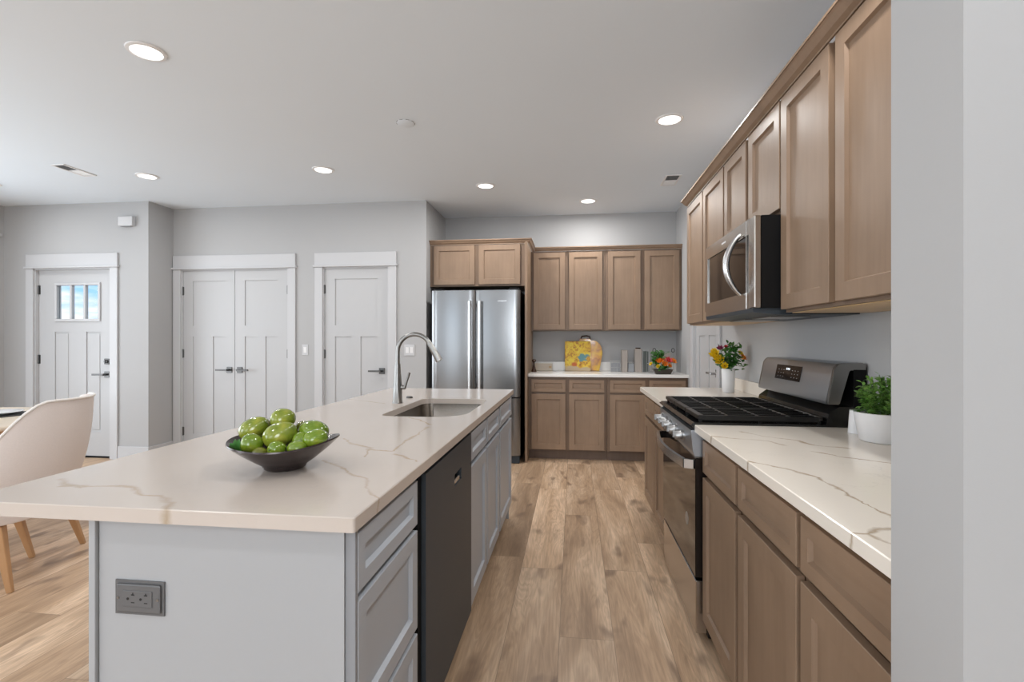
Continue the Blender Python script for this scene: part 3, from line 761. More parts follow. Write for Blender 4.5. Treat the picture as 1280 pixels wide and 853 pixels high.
# burners and grates
for (bx, by, r) in ((.15, .15, .045), (.15, .42, .036), (.3815, .28, .055), (.613, .15, .036), (.613, .42, .045)):
    g = B().lathe([(0, 0), (r*1.25, 0), (r*1.2, .008), (r, .009), (r, .014), (0, .015)], 26, (bx, by, .9225)).build('burner', 'iron', e, True, 40)
def grate(x0, x1, y0, y1, z=.951):
    b = B(); r = .006
    def bar(a, c, d, f, hh=.014): b.box(a, c, d, f, z-hh, z, .002)
    bar(x0, x1, y0, y0+.026, .018); bar(x0, x1, y1-.014, y1, .016); bar(x0, x0+.012, y0+.02, y1-.014, .022); bar(x1-.012, x1, y0+.02, y1-.014, .022)
    n = 4
    for i in range(1, n+1):
        xc = x0+(x1-x0)*i/(n+1); bar(xc-.0045, xc+.0045, y0+.02, y1-.014)
    for yc_ in (y0+(y1-y0)*.25, y0+(y1-y0)*.5, y0+(y1-y0)*.75): bar(x0+.012, x1-.012, yc_-.0045, yc_+.0045, .010)
    for a in (x0+.006, x1-.018):
        for d in (y0+.006, y1-.018, (y0+y1)/2): b.box(a, a+.012, d, d+.012, .9225, z-.010)
    return b
for (a, c) in ((.012, .256), (.262, .502), (.508, .752)): grate(a, c, .012, .50).build('grate', 'iron', e)
# backguard: black riser, slanted steel face, rounded end caps
yb = DP
b = B(); b.prism([(.505, .915), (.515, .965), (yb-.105, .995), (yb-.05, .995), (yb-.05, .915)], 'x', .0, wd); b.build('vent_riser', 'black', e)
b = B(); b.box(0, wd, yb-.05, yb-.002, .90, 1.155); b.build('backguard_body', 'blackmatte', e)
fy0, fz0, fy1, fz1 = .512, 1.004, .545, 1.172
prof = [(fy0, fz0), (fy0-.002, fz0+.012), (fy1-.008, fz1-.022), (fy1+.006, fz1-.004), (fy1+.022, fz1), (yb-.012, fz1), (yb-.002, fz1-.010), (yb-.002, fz1-.03), (fy1+.05, fz1-.03), (fy0+.045, fz0)]
b = B(); b.prism(prof, 'x', .012, wd-.012); b.build('backguard_face', 'rangesteel', e, True, 35)
for (a, c) in ((-.002, .0118), (wd-.0118, wd+.002)):
    b = B(); b.prism(prof, 'x', a, c, .003); b.build('end_cap', 'nickel', e, True, 35)
def on_face(y_off, t): # point on slanted face
    yy = fy0-.002+(fy1-.008-fy0+.002)*t; zz = fz0+.012+(fz1-.022-fz0-.012)*t; return yy+y_off, zz
ang = math.atan2((fy1-.008)-(fy0-.002), (fz1-.022)-(fz0+.012))
disp = empty('tmp', (0, 0, 0)); bpy.data.objects.remove(disp)
(y0_, z0_), (y1_, z1_) = on_face(-.0025, .42), on_face(-.0025, .94)
b = B(); b.prism([(y0_, z0_), (y1_, z1_), (y1_+.004, z1_), (y0_+.004, z0_)], 'x', .205, .485); dsp = b.build('display_panel', 'glassblk', e)
for i, xq in enumerate((.325, .34, .355)):
    a_, c_ = on_face(-.0034, .78), on_face(-.0034, .85)
    bb = B(); bb.prism([a_, c_, (c_[0]+.0005, c_[1]), (a_[0]+.0005, a_[1])], 'x', xq, xq+.009); bb.build('clock_digit', 'digit', dsp)
for i, xq in enumerate((.235, .265, .295, .39, .42, .45)):
    for t in (.52, .64, .76):
        a_, c_ = on_face(-.0032, t), on_face(-.0032, t+.022); B().prism([a_, c_, (c_[0]+.0003, c_[1]), (a_[0]+.0003, a_[1])], 'x', xq, xq+.010).build('touch_key_mark', 'wire', dsp)
b = B().lathe([(0, 0), (.028, 0), (.028, .0008), (0, .0008)], 24, mtx=Matrix.Translation((.60, .0002, .47)) @ Matrix.Rotation(R(90), 4, 'X')); o = b.build('badge_sticker', 'wire', e)

# ------------------------------------------------------------------ microwave
MX = .735
e = empty('microwave', (MX, 2.928, 0), R(-90), 'stainless over-the-range microwave with curved handle under the short wall cabinet', 'microwave')
wd = .760; md = RW-.004-MX; zb, zt = 1.392, 1.776
B().box(.003, wd-.003, .028, md, zb+.004, zt).build('case', 'blackmatte', e)
b = B(); b.box(0, wd, .002, .0275, zb, 1.778, 0)
fr = B(); sp = wd-.095
for a, c, p, q in cells(0, wd-.060, zb+.004, zt, [(.028, wd-.105, zb+.075, zt-.065), (wd-.097, wd-.070, zb+.075, zt-.065)]): fr.box(a, c, 0, .0275, p, q)
b.bm.free(); fr.build('front_frame', 'steelw', e)
B().box(wd-.0598, wd, .0, .0275, zb+.004, zt, .004).build('side_trim', 'steelw', e)
B().box(.029, wd-.106, .006, .02, zb+.076, zt-.066).build('door_glass', 'glassblk', e)
B().box(wd-.0965, wd-.0705, .006, .02, zb+.076, zt-.066).build('control_strip', 'glassblk', e)
B().box(wd-.1015, wd-.0995, -.0015, .0, zb+.006, zt-.002).build('door_seam', 'chrome', e)
pts = []
for i in range(17):
    t = i/16; pts.append((wd-.155-.0*math.sin(math.pi*t), -.006-.062*math.sin(math.pi*t)**.8, zb+.070+(zt-.065-zb-.055)*t))
b = B(); b.tube(pts, [.008+.007*math.sin(math.pi*i/16) for i in range(17)], 14); b.build('handle', 'chrome', e, True)
b = B(); b.prism([(-.004, zb+.003), (.0, zb-.014), (.10, zb-.024), (md-.02, zb-.024), (md-.02, zb+.003)], 'x', .01, wd-.01); b.build('underside_tray', 'steeldk', e)
B().box(.10, .33, .10, .26, zb-.030, zb-.0245).build('grease_filter', 'nickel', e); B().box(.43, .66, .10, .26, zb-.030, zb-.0245).build('grease_filter', 'nickel', e)
b = B(); xx = .30
for wdt in (.003, .003, .009, .009, .008, .008, .007): b.box(xx, xx+wdt, -.001, 0, zt-.036, zt-.028); xx += wdt+.003
b.build('badge', 'plate', e)

# ------------------------------------------------------------------ ceiling fixtures
def can(x, y, label, r=.088, power=None):
    e = empty('recessed_light', (x, y, CH), 0, label, 'light', 'recessed ceiling lights')
    B().lathe([(r*.80, -.004), (r*.82, -.009), (r, -.006), (r+.003, -.0005), (r*.78, -.0005)], 40).build('trim_ring', 'white', e, True)
    B().lathe([(0, -.006), (r*.79, -.005), (r*.79, -.001)], 40).build('diffuser', 'lamp', e, True)
    d = bpy.data.lights.new('recessed_lamp', 'AREA'); d.shape = 'DISK'; d.size = r*1.6; d.energy = power or CAN_POWER; d.color = (1, .995, .985)
    l = bpy.data.objects.new('recessed_lamp', d); C.objects.link(l); l.parent = e; l.location = (0, 0, -.02)
can(-2.164, 2.327, 'large bright recessed ceiling light nearest the camera, upper left of the photo')
can(-3.792, 4.085, 'round recessed ceiling light in front of the closet, the one furthest left')
can(-2.144, 4.117, 'round recessed ceiling light in front of the single closet door')
can(-.831, 4.728, 'round recessed ceiling light in front of the refrigerator', power=13)
can(.151, 5.371, 'round recessed ceiling light above the back counter', power=13)
can(.635, 3.463, 'bright round recessed ceiling light over the aisle near the microwave side', power=13)
can(.62, 1.35, 'recessed ceiling light over the aisle by the near counter, above the frame', power=12)
can(-5.45, 4.1, 'recessed light at the entry, just past the left edge of the photo', .088, 4.5)
for x in (-4.6, -2.1, .4, 2.2):  # unseen lounge lights, added to brighten the room
    for y in (-1.9, .1):
        if not (x > 2 and y > 0): can(x, y, 'added unseen ceiling light in the lounge behind the camera')
e = empty('ceiling_cover_plate', (-1.132, 3.309, CH), 0, 'flush round white cover plate in the ceiling above the island', 'cover plate')
B().lathe([(0, -.005), (.055, -.005), (.060, -.003), (.060, -.0005)], 40).build('disc', 'ceil', e, True)
b = B()
for i in range(9): 
    a0 = i*40+8; b.prism([(.061*math.cos(R(a0)), .061*math.sin(R(a0))), (.0635*math.cos(R(a0)), .0635*math.sin(R(a0))), (.0635*math.cos(R(a0+22)), .0635*math.sin(R(a0+22))), (.061*math.cos(R(a0+22)), .061*math.sin(R(a0+22)))], 'z', -.0015, -.0005)
b.build('gap_shade_ring', 'void', e)  # dark dashes stand for the shade in the plate's rim gap
def register(x, y, L, Wd, rz, label, nsl=10, half=False):
    e = empty('ceiling_vent', (x, y, CH), rz, label, 'vent')
    b = B(); f = .016
    b.box(-L/2, L/2, -Wd/2, -Wd/2+f, -.007, -.0005, .001); b.box(-L/2, L/2, Wd/2-f, Wd/2, -.007, -.0005, .001); b.box(-L/2, -L/2+f, -Wd/2+f, Wd/2-f, -.007, -.0005, .001); b.box(L/2-f, L/2, -Wd/2+f, Wd/2-f, -.007, -.0005, .001)
    b.box(-.006, .006, -Wd/2+f, Wd/2-f, -.006, -.0005)
    b.build('frame', 'white', e)
    B().box(-L/2+f, L/2-f, -Wd/2+f, Wd/2-f, -.0015, -.0005).build('dark_opening', 'void', e)
    b = B(); m = int((L-2*f)/.014)
    for i in range(m):
        xx = -L/2+f+.006+i*.014; sg = 1 if xx < 0 else -1
        b.prism([(xx, -.006), (xx+.0012, -.006), (xx+.0012+sg*.006, -.0016), (xx+sg*.006, -.0016)], 'y', -Wd/2+f, Wd/2-f)
    b.build('louvers', 'white', e)
register(-4.29, 3.87, .30, .13, R(90), 'narrow white ceiling vent at the left, near the entry')
register(.885, 4.77, .30, .14, R(90), 'white ceiling vent near the right-hand cabinets and back wall')

# wall devices
e = empty('door_chime', (-4.693, 4.8195, 2.475), 0, 'small white box high on the entry wall beside the door header', 'door chime')
B().box(-.085, .085, -.045, 0, 0, .10, .006, 2).build('cover', 'trim', e); B().box(-.06, .06, -.04, -.01, -.004, -.0005).build('sounder_slot', 'greydk', e)
def switch(x, label, gang):
    e = empty('light_switch', (x, 5.1545, 1.105), 0, label, 'switch')
    w_ = .035+.023*(gang-1)
    B().box(-w_, w_, -.006, 0, 0, .118, .002, 2).build('cover_plate', 'trim', e)
    for g in range(gang):
        cx = (g-(gang-1)/2)*.046; B().prism([(-.0065, .028), (-.011, .090), (-.006, .090), (-.006, .028)], 'x', cx-.016, cx+.016).build('rocker', 'white', e)
switch(-2.888, 'single white light switch between the two closet doorways', 1)
switch(-1.72, 'double white light switch between the closet door and the refrigerator', 2)

# ------------------------------------------------------------------ fruit bowl
bc = Vector((-.781, 1.288, .9145))
e = empty('fruit_bowl', bc, 0, 'shallow dark bronze bowl with flared wavy rim on the island, full of green fruit', 'bowl')
seg = 72; prof = [(0, .004), (.040, .004), (.052, .0), (.058, .004), (.062, .012), (.085, .026), (.118, .048), (.142, .066), (.151, .073), (.150, .077), (.140, .071), (.112, .053), (.078, .031), (.045, .020), (0, .017)]
b = bmesh.new(); rs = []
for r, z in prof:
    if r == 0: rs.append([b.verts.new((0, 0, z))]); continue
    r *= .925; row = []
    for i in range(seg):
        a = 2*math.pi*i/seg; t = max(0, (r-.09)/.06); k = 1+.035*t*math.cos(2*a); row.append(b.verts.new((r*k*math.cos(a), r*k*math.sin(a), z+t*(.010*math.cos(2*a)+.003*math.sin(3*a+.6)))))
    rs.append(row)
for a, c in zip(rs[:-1], rs[1:]):
    for i in range(seg):
        j = (i+1) % seg
        if len(a) == 1: b.faces.new((a[0], c[i], c[j]))
        elif len(c) == 1: b.faces.new((a[i], c[0], a[j]))
        else: b.faces.new((a[i], c[i], c[j], a[j]))
bmesh.ops.recalc_face_normals(b, faces=b.faces)
B().merge(b).build('shell', 'bowl', e, True, 60)
def fruit(loc, rx, ry, rz, tilt, mat, label, rot=0, pear=.1):
    b = bmesh.new(); bmesh.ops.create_uvsphere(b, u_segments=28, v_segments=18, radius=1)
    for v in b.verts:
        x, y, z = v.co; k = 1-pear*x; dmp = 1-.10*math.exp(-((1-abs(x))/.04)) ; v.co = Vector((x*rx*dmp, y*ry*k, z*rz*k))
        v.co *= 1+.02*noise.noise(v.co*28)
    bmesh.ops.transform(b, matrix=Matrix.Rotation(rot, 4, 'Z') @ Matrix.Rotation(tilt, 4, 'Y'), verts=b.verts)
    e = empty('green_fruit', loc, 0, label, 'fruit', 'green fruit in the bowl')
    B().merge(b).build('flesh', mat, e, True, 80)
    st = Vector((-math.cos(tilt)*math.cos(rot), -math.cos(tilt)*math.sin(rot), math.sin(tilt)))
    B().tube([st*(rx*.86), st*(rx*.93), st*(rx*1.0)], [.0035, .0026, .0022], 8).build('stem_end', 'stem', e, True)
F = [((-.793, 1.300, 1.046), .034, .030, .029, -.15, 'fruitA', 'green mango on the very top of the fruit pile', .2),
     ((-.872, 1.292, 1.019), .044, .034, .031, -.5, 'fruitA', 'long green mango at the left back of the bowl', .1),
     ((-.776, 1.258, 1.010), .047, .036, .034, -.45, 'fruitA', 'largest green mango in the centre front of the bowl', .15),
     ((-.700, 1.295, 1.016), .042, .034, .028, .05, 'fruitB', 'oval green mango at the right back of the bowl', -.1),
     ((-.673, 1.252, 1.004), .034, .028, .024, -.25, 'fruitB', 'green fruit lowest at the right edge of the bowl', .3),
     ((-.834, 1.225, .991), .029, .026, .027, .2, 'fruitB', 'round lime at the left front of the bowl', .5),
     ((-.756, 1.212, .982), .024, .022, .021, .1, 'fruitB', 'small round lime at the front middle of the bowl', 1.2),
     ((-.707, 1.222, .984), .027, .022, .019, -.1, 'fruitB', 'lime at the front right of the bowl, beside the small round one', -.2),
     ((-.842, 1.335, 1.008), .025, .030, .030, 0, 'fruitC', 'dusky olive fruit wedged behind, left of the topmost mango', .7),
     ((-.757, 1.345, 1.008), .028, .026, .026, 0, 'fruitC', 'dark green fruit half hidden behind, right of the topmost mango', 1.1),
     ((-.716, 1.262, .996), .026, .023, .021, .4, 'fruitB', 'lime half hidden in the middle right of the pile', 0),
     ((-.800, 1.210, .968), .022, .020, .017, .4, 'fruitC', 'small dark lime low down behind the front rim, left of centre', 0)]
for loc, rx, ry, rz, tl, mt, lab, ro in F: fruit(loc, rx, ry, rz, tl, mt, lab, ro)
e = empty('citrus_leaf_sprig', (-.868, 1.215, .974), 0, 'small dark green leaf sprig at the left edge of the fruit bowl', 'leaves')
for i, (dx, dz, ln) in enumerate(((-.1, 1, .032), (.25, .8, .035), (.7, .5, .032), (-.6, .7, .028))): B().leafshape((0, 0, 0), (dx, -.25, dz), (0, -1, .2), ln, .018, .1).build('leaf', 'leaf', e, True)

# ------------------------------------------------------------------ plants and counter objects
e = empty('potted_herb', (1.06, 1.88, .9145), 0, 'leafy green herb in a round white pot on the near right counter', 'plant')
B().lathe([(0, 0), (.066, 0), (.071, .004), (.085, .088), (.087, .098), (.083, .100), (.079, .090), (.076, .080), (0, .078)], 48).build('pot', 'ceramic', e, True, 50)
B().lathe([(0, .082), (.074, .0795)], 24).build('soil', 'soil', e)
b = B(); lf = B()
rnd = random.Random(3)
for i in range(60):
    a = rnd.random()*6.283; el = math.asin(rnd.uniform(-.12, 1)); rr = rnd.uniform(.72, 1.0)
    tip = Vector((.086*rr*math.cos(el)*math.cos(a), .086*rr*math.cos(el)*math.sin(a), .118+.118*rr*math.sin(el)+rnd.uniform(-.012, .012)))
    p0 = Vector((tip.x*.45, tip.y*.45, .08)); mid = (p0+tip)/2+Vector((0, 0, .012)); b.tube([p0, mid, tip], .0011, 5)
    for k in range(16):
        t = .2+.8*k/15; q = mid.lerp(tip, (t-.5)*2) if t > .5 else p0.lerp(mid, t*2)
        aa = rnd.random()*6.283; d = (Vector((math.cos(aa), math.sin(aa), rnd.uniform(-.2, .8)))+(q-Vector((0, 0, .10))).normalized()*.7)
        ln = rnd.uniform(.015, .026)
        if q.x+d.normalized().x*ln > .098: d.x = -abs(d.x)
        lf.leafshape(q, d, (rnd.uniform(-.5, .5), rnd.uniform(-.5, .5), 1), ln, ln*.55, rnd.uniform(.0, .5))
b.build('stems', 'stem', e); o = lf.build('foliage', 'leafb', e, True); o['kind'] = 'stuff'
tag(place(B().lathe([(0, 0), (.031, 0), (.031, .003), (.0255, .086), (.0235, .086), (.0285, .006), (0, .005)], 36, (1.058, 2.035, .9145)).build('white_cup', 'ceramic', None, True, 50), (1.058, 2.035, .9145)),
    'small white tapered cup half hidden behind the herb pot', 'cup')

def bloom(bt, c, d, r, petals=7, rows=2):
    d = Vector(d).normalized(); u = d.orthogonal().normalized(); v = d.cross(u)
    for k in range(rows):
        for i in range(petals-k*2):
            a = 2*math.pi*(i+.5*k)/(petals-k*2); out = u*math.cos(a)+v*math.sin(a)
            bt.leafshape(c, out*(1-.35*k)+d*(.55+.6*k), d, r*(1-.12*k), r*.62, -.25)
def bouquet(parent, blooms, leaves, seed, base, leafsz=.03):
    rn = random.Random(seed)
    for (cx, cy, cz, r, col) in blooms:
        p = Vector((cx, cy, cz)); bt = B(); d = (p-Vector(base)).normalized()+Vector((0, -.7, .1)); bloom(bt, p, d, r); fl = bt.build('blossom', col, parent, True)
        B().ball(p+d.normalized()*r*.18, r*.2, 1).build('flower_center', 'darkbrown' if col == 'yellow' else 'yellow', fl, True)
    st = B()
    for (cx, cy, cz, r, col) in blooms: st.tube([base, ((cx+base[0])/2, (cy+base[1])/2, (cz+base[2])/2+.01), (cx, cy, cz)], .0016, 6)
    st.build('stems', 'stem', parent)
    lf = B()
    for (cx, cy, cz, R_) in leaves:
        for k in range(60):
            p = Vector((cx, cy, cz))+Vector((rn.gauss(0, .45), rn.gauss(0, .35), rn.gauss(0, .45)))*R_
            d = Vector((rn.uniform(-1, 1), rn.uniform(-1, .3), rn.uniform(-.3, 1))); lf.leafshape(p, d, (0, -.5, 1), leafsz*rn.uniform(.7, 1.2), leafsz*.55, .2)
    o = lf.build('foliage', 'leaf', parent, True); o['kind'] = 'stuff'
e = empty('flower_vase', (1.035, 3.55, .9145), 0, 'white vase of yellow, orange and purple flowers on the right counter beyond the range', 'plant')
B().lathe([(0, 0), (.036, 0), (.039, .003), (.042, .10), (.043, .158), (.040, .160), (.038, .14), (.034, .01), (0, .008)], 36).build('vase', 'ceramic', e, True, 50)
bouquet(e, [(-.085, -.01, .245, .050, 'yellow'), (-.060, -.03, .205, .050, 'yellow'), (-.075, -.03, .225, .038, 'yellow'), (-.035, -.045, .175, .034, 'yellow'), (-.050, .0, .285, .034, 'purple'), (-.020, -.02, .30, .022, 'red'), (.088, .01, .225, .036, 'orange'), (.070, .0, .255, .030, 'yellow'), (-.09, .0, .275, .026, 'yellow')],
        [(.010, -.03, .255, .06), (.030, -.03, .21, .055), (0, -.03, .18, .04), (.015, -.03, .29, .04), (-.05, -.01, .22, .05)], 5, (0, 0, .14), .034)
e = empty('flower_pot', (.925, 5.43, .9145), 0, 'low square dark planter of orange and red flowers with green leaves on the back counter', 'plant')
b = bmesh.new()
def sq(r, z): return [b.verts.new((sx*r*1.3, sy*r*.8, z)) for sx, sy in ((-1, -1), (1, -1), (1, 1), (-1, 1))]
rs = [sq(.055, 0), sq(.058, .004), sq(.075, .050), sq(.066, .050), sq(.062, .040)]
b.faces.new(rs[0])
for a, c in zip(rs[:-1], rs[1:]):
    for i in range(4): b.faces.new((a[i], a[(i+1) % 4], c[(i+1) % 4], c[i]))
b.faces.new(rs[-1]); bmesh.ops.recalc_face_normals(b, faces=b.faces); B().merge(b).build('planter', 'slab_dark', e)
bouquet(e, [(-.03, -.03, .125, .058, 'orange'), (.045, -.035, .130, .056, 'red'), (.01, -.05, .10, .045, 'orange'), (.095, -.01, .125, .050, 'orange'), (.055, -.04, .085, .036, 'orange'), (-.045, -.03, .075, .032, 'yellow'), (-.11, -.0, .10, .030, 'yellow'), (.01, -.045, .145, .030, 'pink')],
        [(-.06, -.01, .190, .055), (-.02, -.01, .195, .050), (-.075, -.01, .13, .03), (.0, -.04, .06, .04)], 9, (0, 0, .04), .04)
def wire(bt, pts, r=.0022): bt.tube(pts, r, 6)
e = empty('wire_basket', (.93, 5.62, .9145), 0, 'pale wire basket with ring handles standing behind the orange flowers', 'basket')
b = B()
for z in (.005, .10, .235): wire(b, [(-.13, -.06, z), (.13, -.06, z), (.13, .06, z), (-.13, .06, z), (-.13, -.06, z)], .003)
for i in range(9):
    x = -.13+.26*i/8
    wire(b, [(x, -.06, .005), (x, -.06, .235)], .0016); wire(b, [(x, .06, .005), (x, .06, .235)], .0016)
b.build('mesh_body', 'wire', e)
for x in (-.07, .125):
    h_ = B(); wire(h_, [(x+.016*math.cos(t*.5236), -.063, .245+.022*math.sin(t*.5236)) for t in range(13)], .003); h_.build('ring_handle', 'blackmatte', e, True)
B().box(-.02, .124, .02, .024, .10, .215).build('lining_card', 'taupe', e)

# organiser group between the art board and the flowers
e = empty('wire_rack', (.475, 5.74, .9145), 0, 'low grey wire rack on the back counter, left of the taupe canisters', 'rack')
b = B()
for z in (.003, .050, .105, .122): wire(b, [(-.065, -.04, z), (.045, -.04, z), (.045, .04, z), (-.065, .04, z), (-.065, -.04, z)], .0025)
for x in (-.065, -.03, .005, .045): wire(b, [(x, -.04, .003), (x, -.04, .122)], .0022)
b.build('wire_frame', 'wire', e); B().box(-.062, .042, -.012, .012, .004, .10).build('grey_insert', 'greydk', e)
tag(place(B().box(.532, .596, 5.71, 5.79, .9145, 1.160, .004, 2).build('tall_canister', 'taupe'), (.565, 5.75, .9145)), 'tall plain taupe canister standing next to the wire rack', 'canister', 'taupe canisters')
e = empty('napkin_holder', (.635, 5.75, .9145), 0, 'low grey holder with curled wire between the two taupe canisters', 'holder')
B().box(-.034, .034, -.025, .025, 0, .10, .003).build('holder_body', 'greydk', e)
b = B()
for k in range(3):
    wire(b, [(-.02+k*.02+.010*math.cos(t*.6), -.028, .105+.014*math.sin(t*.6)) for t in range(11)], .002)
b.build('wire_curl', 'wire', e)
e = empty('tall_canister', (.712, 5.75, .9145), 0, 'tallest taupe canister with a dark lid knob, beside the smoked glass box', 'canister', 'taupe canisters')
B().box(-.038, .040, -.04, .04, 0, .258, .004, 2).build('canister_body', 'taupe', e)
B().box(-.028, .028, -.02, .02, .2585, .272, .004, 2).build('lid_knob', 'darkbrown', e)
e = empty('glass_caddy', (.795, 5.75, .9145), 0, 'dark smoked glass box in a thin grey frame, right of the taupe canisters', 'box')
B().box(-.030, .030, -.038, .038, .004, .232).build('smoked_panel', 'smoke', e)
b = B()
for x in (-.036, .036): b.box(x-.004, x+.004, -.044, .044, 0, .252)
b.box(-.0318, .0318, -.044, .044, .240, .250); b.build('frame', 'wire', e)

# art board leaning on the back splash
def art_mat():
    n = N('abstract_yellow_painting'); t = n.new('ShaderNodeTexCoord'); P = t.outputs['Object']
    w = n.vmath('SCALE', n.vmath('SUBTRACT', n.noise(P, 9, 3, .6, 0, 1), (.5, .5, .5)), .12); P2 = n.vmath('ADD', P, w)
    a = n.noise(P2, 15, 4, .6, 1.2)
    c = n.ramp(a, [(.25, (.16, .05, .01)), (.38, (.55, .24, .02)), (.48, (.80, .52, .03)), (.60, (.90, .68, .06)), (.74, (.62, .60, .16))])
    P3 = n.vmath('ADD', n.vmath('MULTIPLY', P2, (1, 1, 1.5)), n.vmath('SCALE', w, 1.1)); d = n.vmath('DISTANCE', P3, (.045, 0, .235), 'v'); teal = n.ramp(d, [(.060, (1, 1, 1)), (.074, (0, 0, 0))])
    c = n.mix(teal, c, (.12, .30, .33))
    d2 = n.vmath('DISTANCE', P2, (-.04, 0, .07), 'v'); c = n.mix(n.ramp(d2, [(.022, (1,)*3), (.04, (0,)*3)]), c, (.62, .14, .02))
    sp_ = n.new('ShaderNodeSeparateXYZ'); n.link(P2, sp_.inputs[0]); lo_ = n.ramp(sp_.outputs[2], [(.035, (1,)*3), (.055, (0,)*3)])
    c = n.mix(lo_, c, (.60, .46, .30)); n.col(c); n.rough(.45); return n.m
M['art'] = art_mat(); M['goldart'] = fruit_mat('golden_board_finish', (.40, .11, .005), (.72, .36, .01), (.80, .50, .02)); 
e = empty('painted_board', (.045, 5.86, .9145), 0, 'square board with a yellow, orange and teal abstract painting, leaning on the back wall', 'board')
tl = Matrix.Rotation(R(-7), 4, 'X')
o = B().box(-.145, .150, -.008, .008, 0, .345, .003, mtx=tl).build('painted_face', 'art', e)
e = empty('round_board', (.17, 5.895, .9145), 0, 'golden rounded cutting board with dark handle behind the yellow painted board', 'board')
pl = [(.055+.105*math.cos(R(a)), .21+.145*math.sin(R(a))) for a in range(-20, 110, 10)]+[(.02, .375), (-.10, .375), (-.12, .30), (-.12, .002), (.125, .002), (.135, .05)]
b = bmesh.new(); b.free()
bb = B(); bb.prism(pl[:-1], 'y', -.007, .007); bb.bm.transform(tl); bb.build('board_body', 'goldart', e)
bb = B(); bb.tube([(-.085, 0, .372), (-.075, 0, .402), (-.02, 0, .408), (.015, 0, .400), (.020, 0, .372)], .009, 8); bb.bm.transform(tl); bb.build('handle', 'darkbrown', e, True)
e = empty('wooden_tray', (-.345, 5.88, .9145), 0, 'low tan wooden board leaning on the backsplash at the left of the back counter', 'board')
B().box(-.10, .10, -.006, .006, 0, .085, .003, mtx=tl).build('board_body', 'tabletop', e); B().box(.06, .09, -.009, -.0065, .03, .055, .001, mtx=tl).build('cut_grip', 'rawply', e)
tag(place(B().lathe([(0, 0), (.030, 0), (.030, .008), (.018, .040), (.010, .075), (.008, .100), (.010, .104), (.020, .112), (.024, .125), (.020, .138), (0, .144)], 24, (-.440, 5.62, .9145)).build('pepper_mill', 'darkbrown', None, True, 60), (-.440, 5.62, .9145)),
    'small dark brown mill with a round knob in the corner beside the fridge panel', 'mill')

# ------------------------------------------------------------------ dining table, chair, place setting
TC = (-4.14, 2.65)
e = empty('dining_table', (TC[0], TC[1], 0), 0, 'round pale-topped wooden dining table at the left edge', 'table')
B().lathe([(0, .718), (.74, .718), (.765, .728), (.770, .740), (.768, .747), (.760, .750), (0, .750)], 96).build('tabletop', 'tabletop', e, True, 30)
B().lathe([(0, .60), (.10, .60), (.70, .690), (.735, .7175), (0, .7175)], 64).build('apron', 'oak', e, True, 30)
b = B().lathe([(0, .03), (.20, .03), (.12, .09), (.085, .22), (.085, .45), (.12, .5995), (0, .5995)], 40); b.build('pedestal', 'oak', e, True, 40)
B().lathe([(0, 0), (.33, 0), (.33, .02), (.30, .0295), (0, .0295)], 48).build('foot_disc', 'oak', e, True, 30)
o = tag(B().lathe([(0, 0), (.172, 0), (.175, .003), (.172, .006), (0, .006)], 48).build('charger_plate', 'slate', None, True, 40), 'thin dark charger under the white plate on the dining table', 'plate'); o.location = (-3.925, 3.00, .7505)
o = tag(B().lathe([(0, 0), (.08, 0), (.085, .004), (.135, .016), (.138, .018), (.134, .020), (.082, .008), (0, .007)], 48).build('dinner_plate', 'plate', None, True, 60), 'white dinner plate on a dark charger on the dining table', 'plate'); o.location = (-3.925, 3.00, .757)

# tub chair; local frame: back towards +X, front towards -X
face = math.atan2(.42, .907)
CX0, CY0 = -3.06, 2.375
e = empty('dining_chair', (CX0, CY0, 0), face, 'cream upholstered tub chair with tapered oak legs, at the dining table', 'chair')
def shell_pt(th, t):
    """th angle from rear (0) to sides; t 0 bottom..1 rim"""
    ct = math.cos(th); side = (1-ct)/2
    q_ = min(1, max(0, (abs(th)-.60)/1.15)); h = .945 - .40*q_*q_*(3-2*q_)
    r0x, r0y = .25, .30; zz = .335+(h-.335)*t
    lean = .13*max(ct, 0)*t + .055*t*(1-max(ct, 0))
    rx, ry = r0x+lean+.03*math.sin(math.pi*t), r0y+.055*t+.03*math.sin(math.pi*t)
    return Vector((rx*ct, ry*math.sin(th)*1.05, zz))
def shell(inset=0):
    b = bmesh.new(); NT, NZ = 40, 12; TH = 2.15
    O, I = [], []
    for i in range(NT+1):
        th = -TH+2*TH*i/NT; ro, ri = [], []
        for k in range(NZ+1):
            p = shell_pt(th, k/NZ); ro.append(b.verts.new(p)); d = Vector((p.x, p.y, 0)).normalized()*.045; ri.append(b.verts.new(p-d+Vector((0, 0, -.004 if k == NZ else .0))))
        O.append(ro); I.append(ri)
    for i in range(NT):
        for k in range(NZ):
            b.faces.new((O[i][k], O[i+1][k], O[i+1][k+1], O[i][k+1])); b.faces.new((I[i][k], I[i][k+1], I[i+1][k+1], I[i+1][k]))
        b.faces.new((O[i][NZ], O[i+1][NZ], I[i+1][NZ], I[i][NZ])); b.faces.new((O[i][0], I[i][0], I[i+1][0], O[i+1][0]))
    for i in (0, NT):
        for k in range(NZ): b.faces.new((O[i][k], O[i][k+1], I[i][k+1], I[i][k]))
    bmesh.ops.recalc_face_normals(b, faces=b.faces); return B().merge(b)
o = shell().build('backrest', 'fabric', e, True, 70); bv = o.modifiers.new('bevel', 'BEVEL'); bv.width = .008; bv.segments = 3; bv.limit_method = 'ANGLE'; bv.angle_limit = R(50)
rim = [shell_pt(-2.15+4.3*i/40, 1)+Vector((0, 0, .002)) for i in range(41)]
front1 = [shell_pt(-2.15, k/10) for k in range(0, 10)]; front2 = [shell_pt(2.15, 1-k/10) for k in range(1, 11)]
B().tube(front1+rim+front2, .007, 8).build('piping', 'piping', e, True)
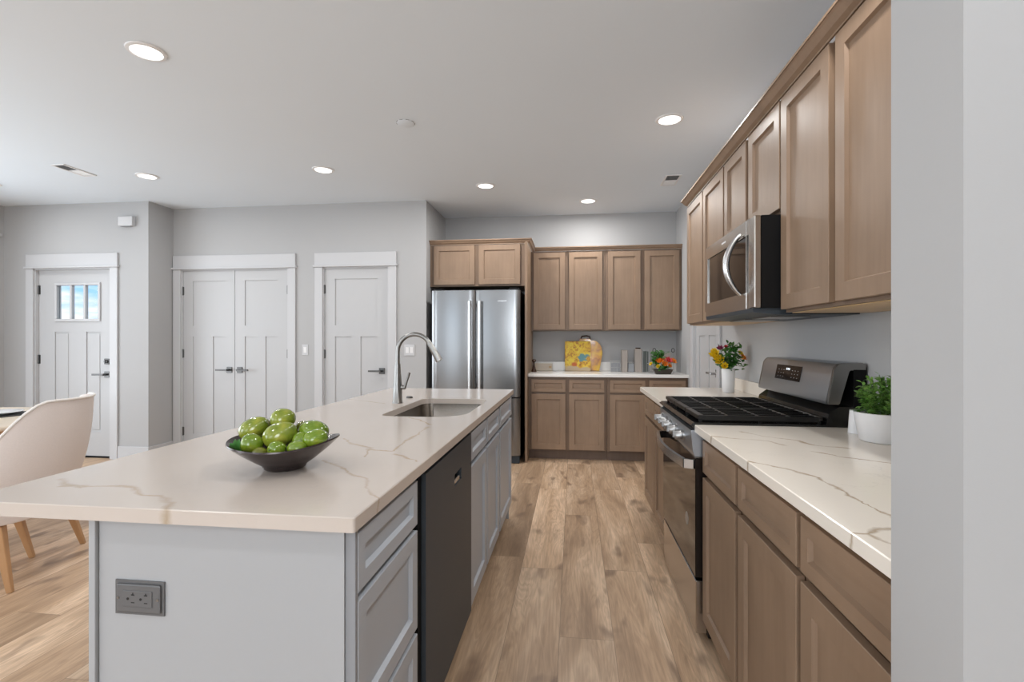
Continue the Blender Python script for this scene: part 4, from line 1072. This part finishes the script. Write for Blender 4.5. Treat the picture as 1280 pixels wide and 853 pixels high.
b = B()
b.bm.free(); b.bm = bmesh.new()
seat = B()
ss = bmesh.new(); NS = 40; prof = [(.55, .318), (.92, .330), (1.0, .352), (1.0, .43), (.94, .462), (.7, .475), (0, .478)]
rows = []
for r, z in [(0, .318)]+prof:
    if r == 0: rows.append([ss.verts.new((0, 0, z))]); continue
    row = []
    for i in range(NS):
        a = 2*math.pi*i/NS; cx, sy = math.cos(a), math.sin(a); n_ = 3.2
        q = (abs(cx)**n_+abs(sy)**n_)**(-1/n_); row.append(ss.verts.new((-.03+r*q*cx*.255, r*q*sy*.262, z)))
    rows.append(row)
for a, c in zip(rows[:-1], rows[1:]):
    for i in range(NS):
        j = (i+1) % NS
        if len(a) == 1: ss.faces.new((a[0], c[i], c[j]))
        elif len(c) == 1: ss.faces.new((a[i], c[0], a[j]))
        else: ss.faces.new((a[i], c[i], c[j], a[j]))
bmesh.ops.recalc_face_normals(ss, faces=ss.faces); seat.merge(ss).build('seat', 'fabric', e, True, 60)
def leg(bx, by, tx, ty):
    inv = Matrix.Rotation(-face, 4, 'Z')
    p0 = inv @ Vector((bx-CX0, by-CY0, 0)); p1 = inv @ Vector((tx-CX0, ty-CY0, .33))
    b = bmesh.new()
    def q(c, r): return [b.verts.new((c.x+sx*r, c.y+sy*r, c.z)) for sx, sy in ((-1, -1), (1, -1), (1, 1), (-1, 1))]
    a, m, c = q(p0, .0125), q(p0.lerp(p1, .6), .0185), q(p1, .024)
    b.faces.new(a); b.faces.new(c)
    for u, v in ((a, m), (m, c)):
        for i in range(4): b.faces.new((u[i], u[(i+1) % 4], v[(i+1) % 4], v[i]))
    bmesh.ops.recalc_face_normals(b, faces=b.faces); bmesh.ops.bevel(b, geom=b.edges[:], offset=.003, segments=1, affect='EDGES')
    B().merge(b).build('leg', 'oak', e)
leg(-2.80, 2.20, -2.87, 2.20); leg(-3.03, 2.79, -3.05, 2.685); leg(-3.13, 2.575, -3.19, 2.52); leg(-3.38, 2.15, -3.30, 2.20)
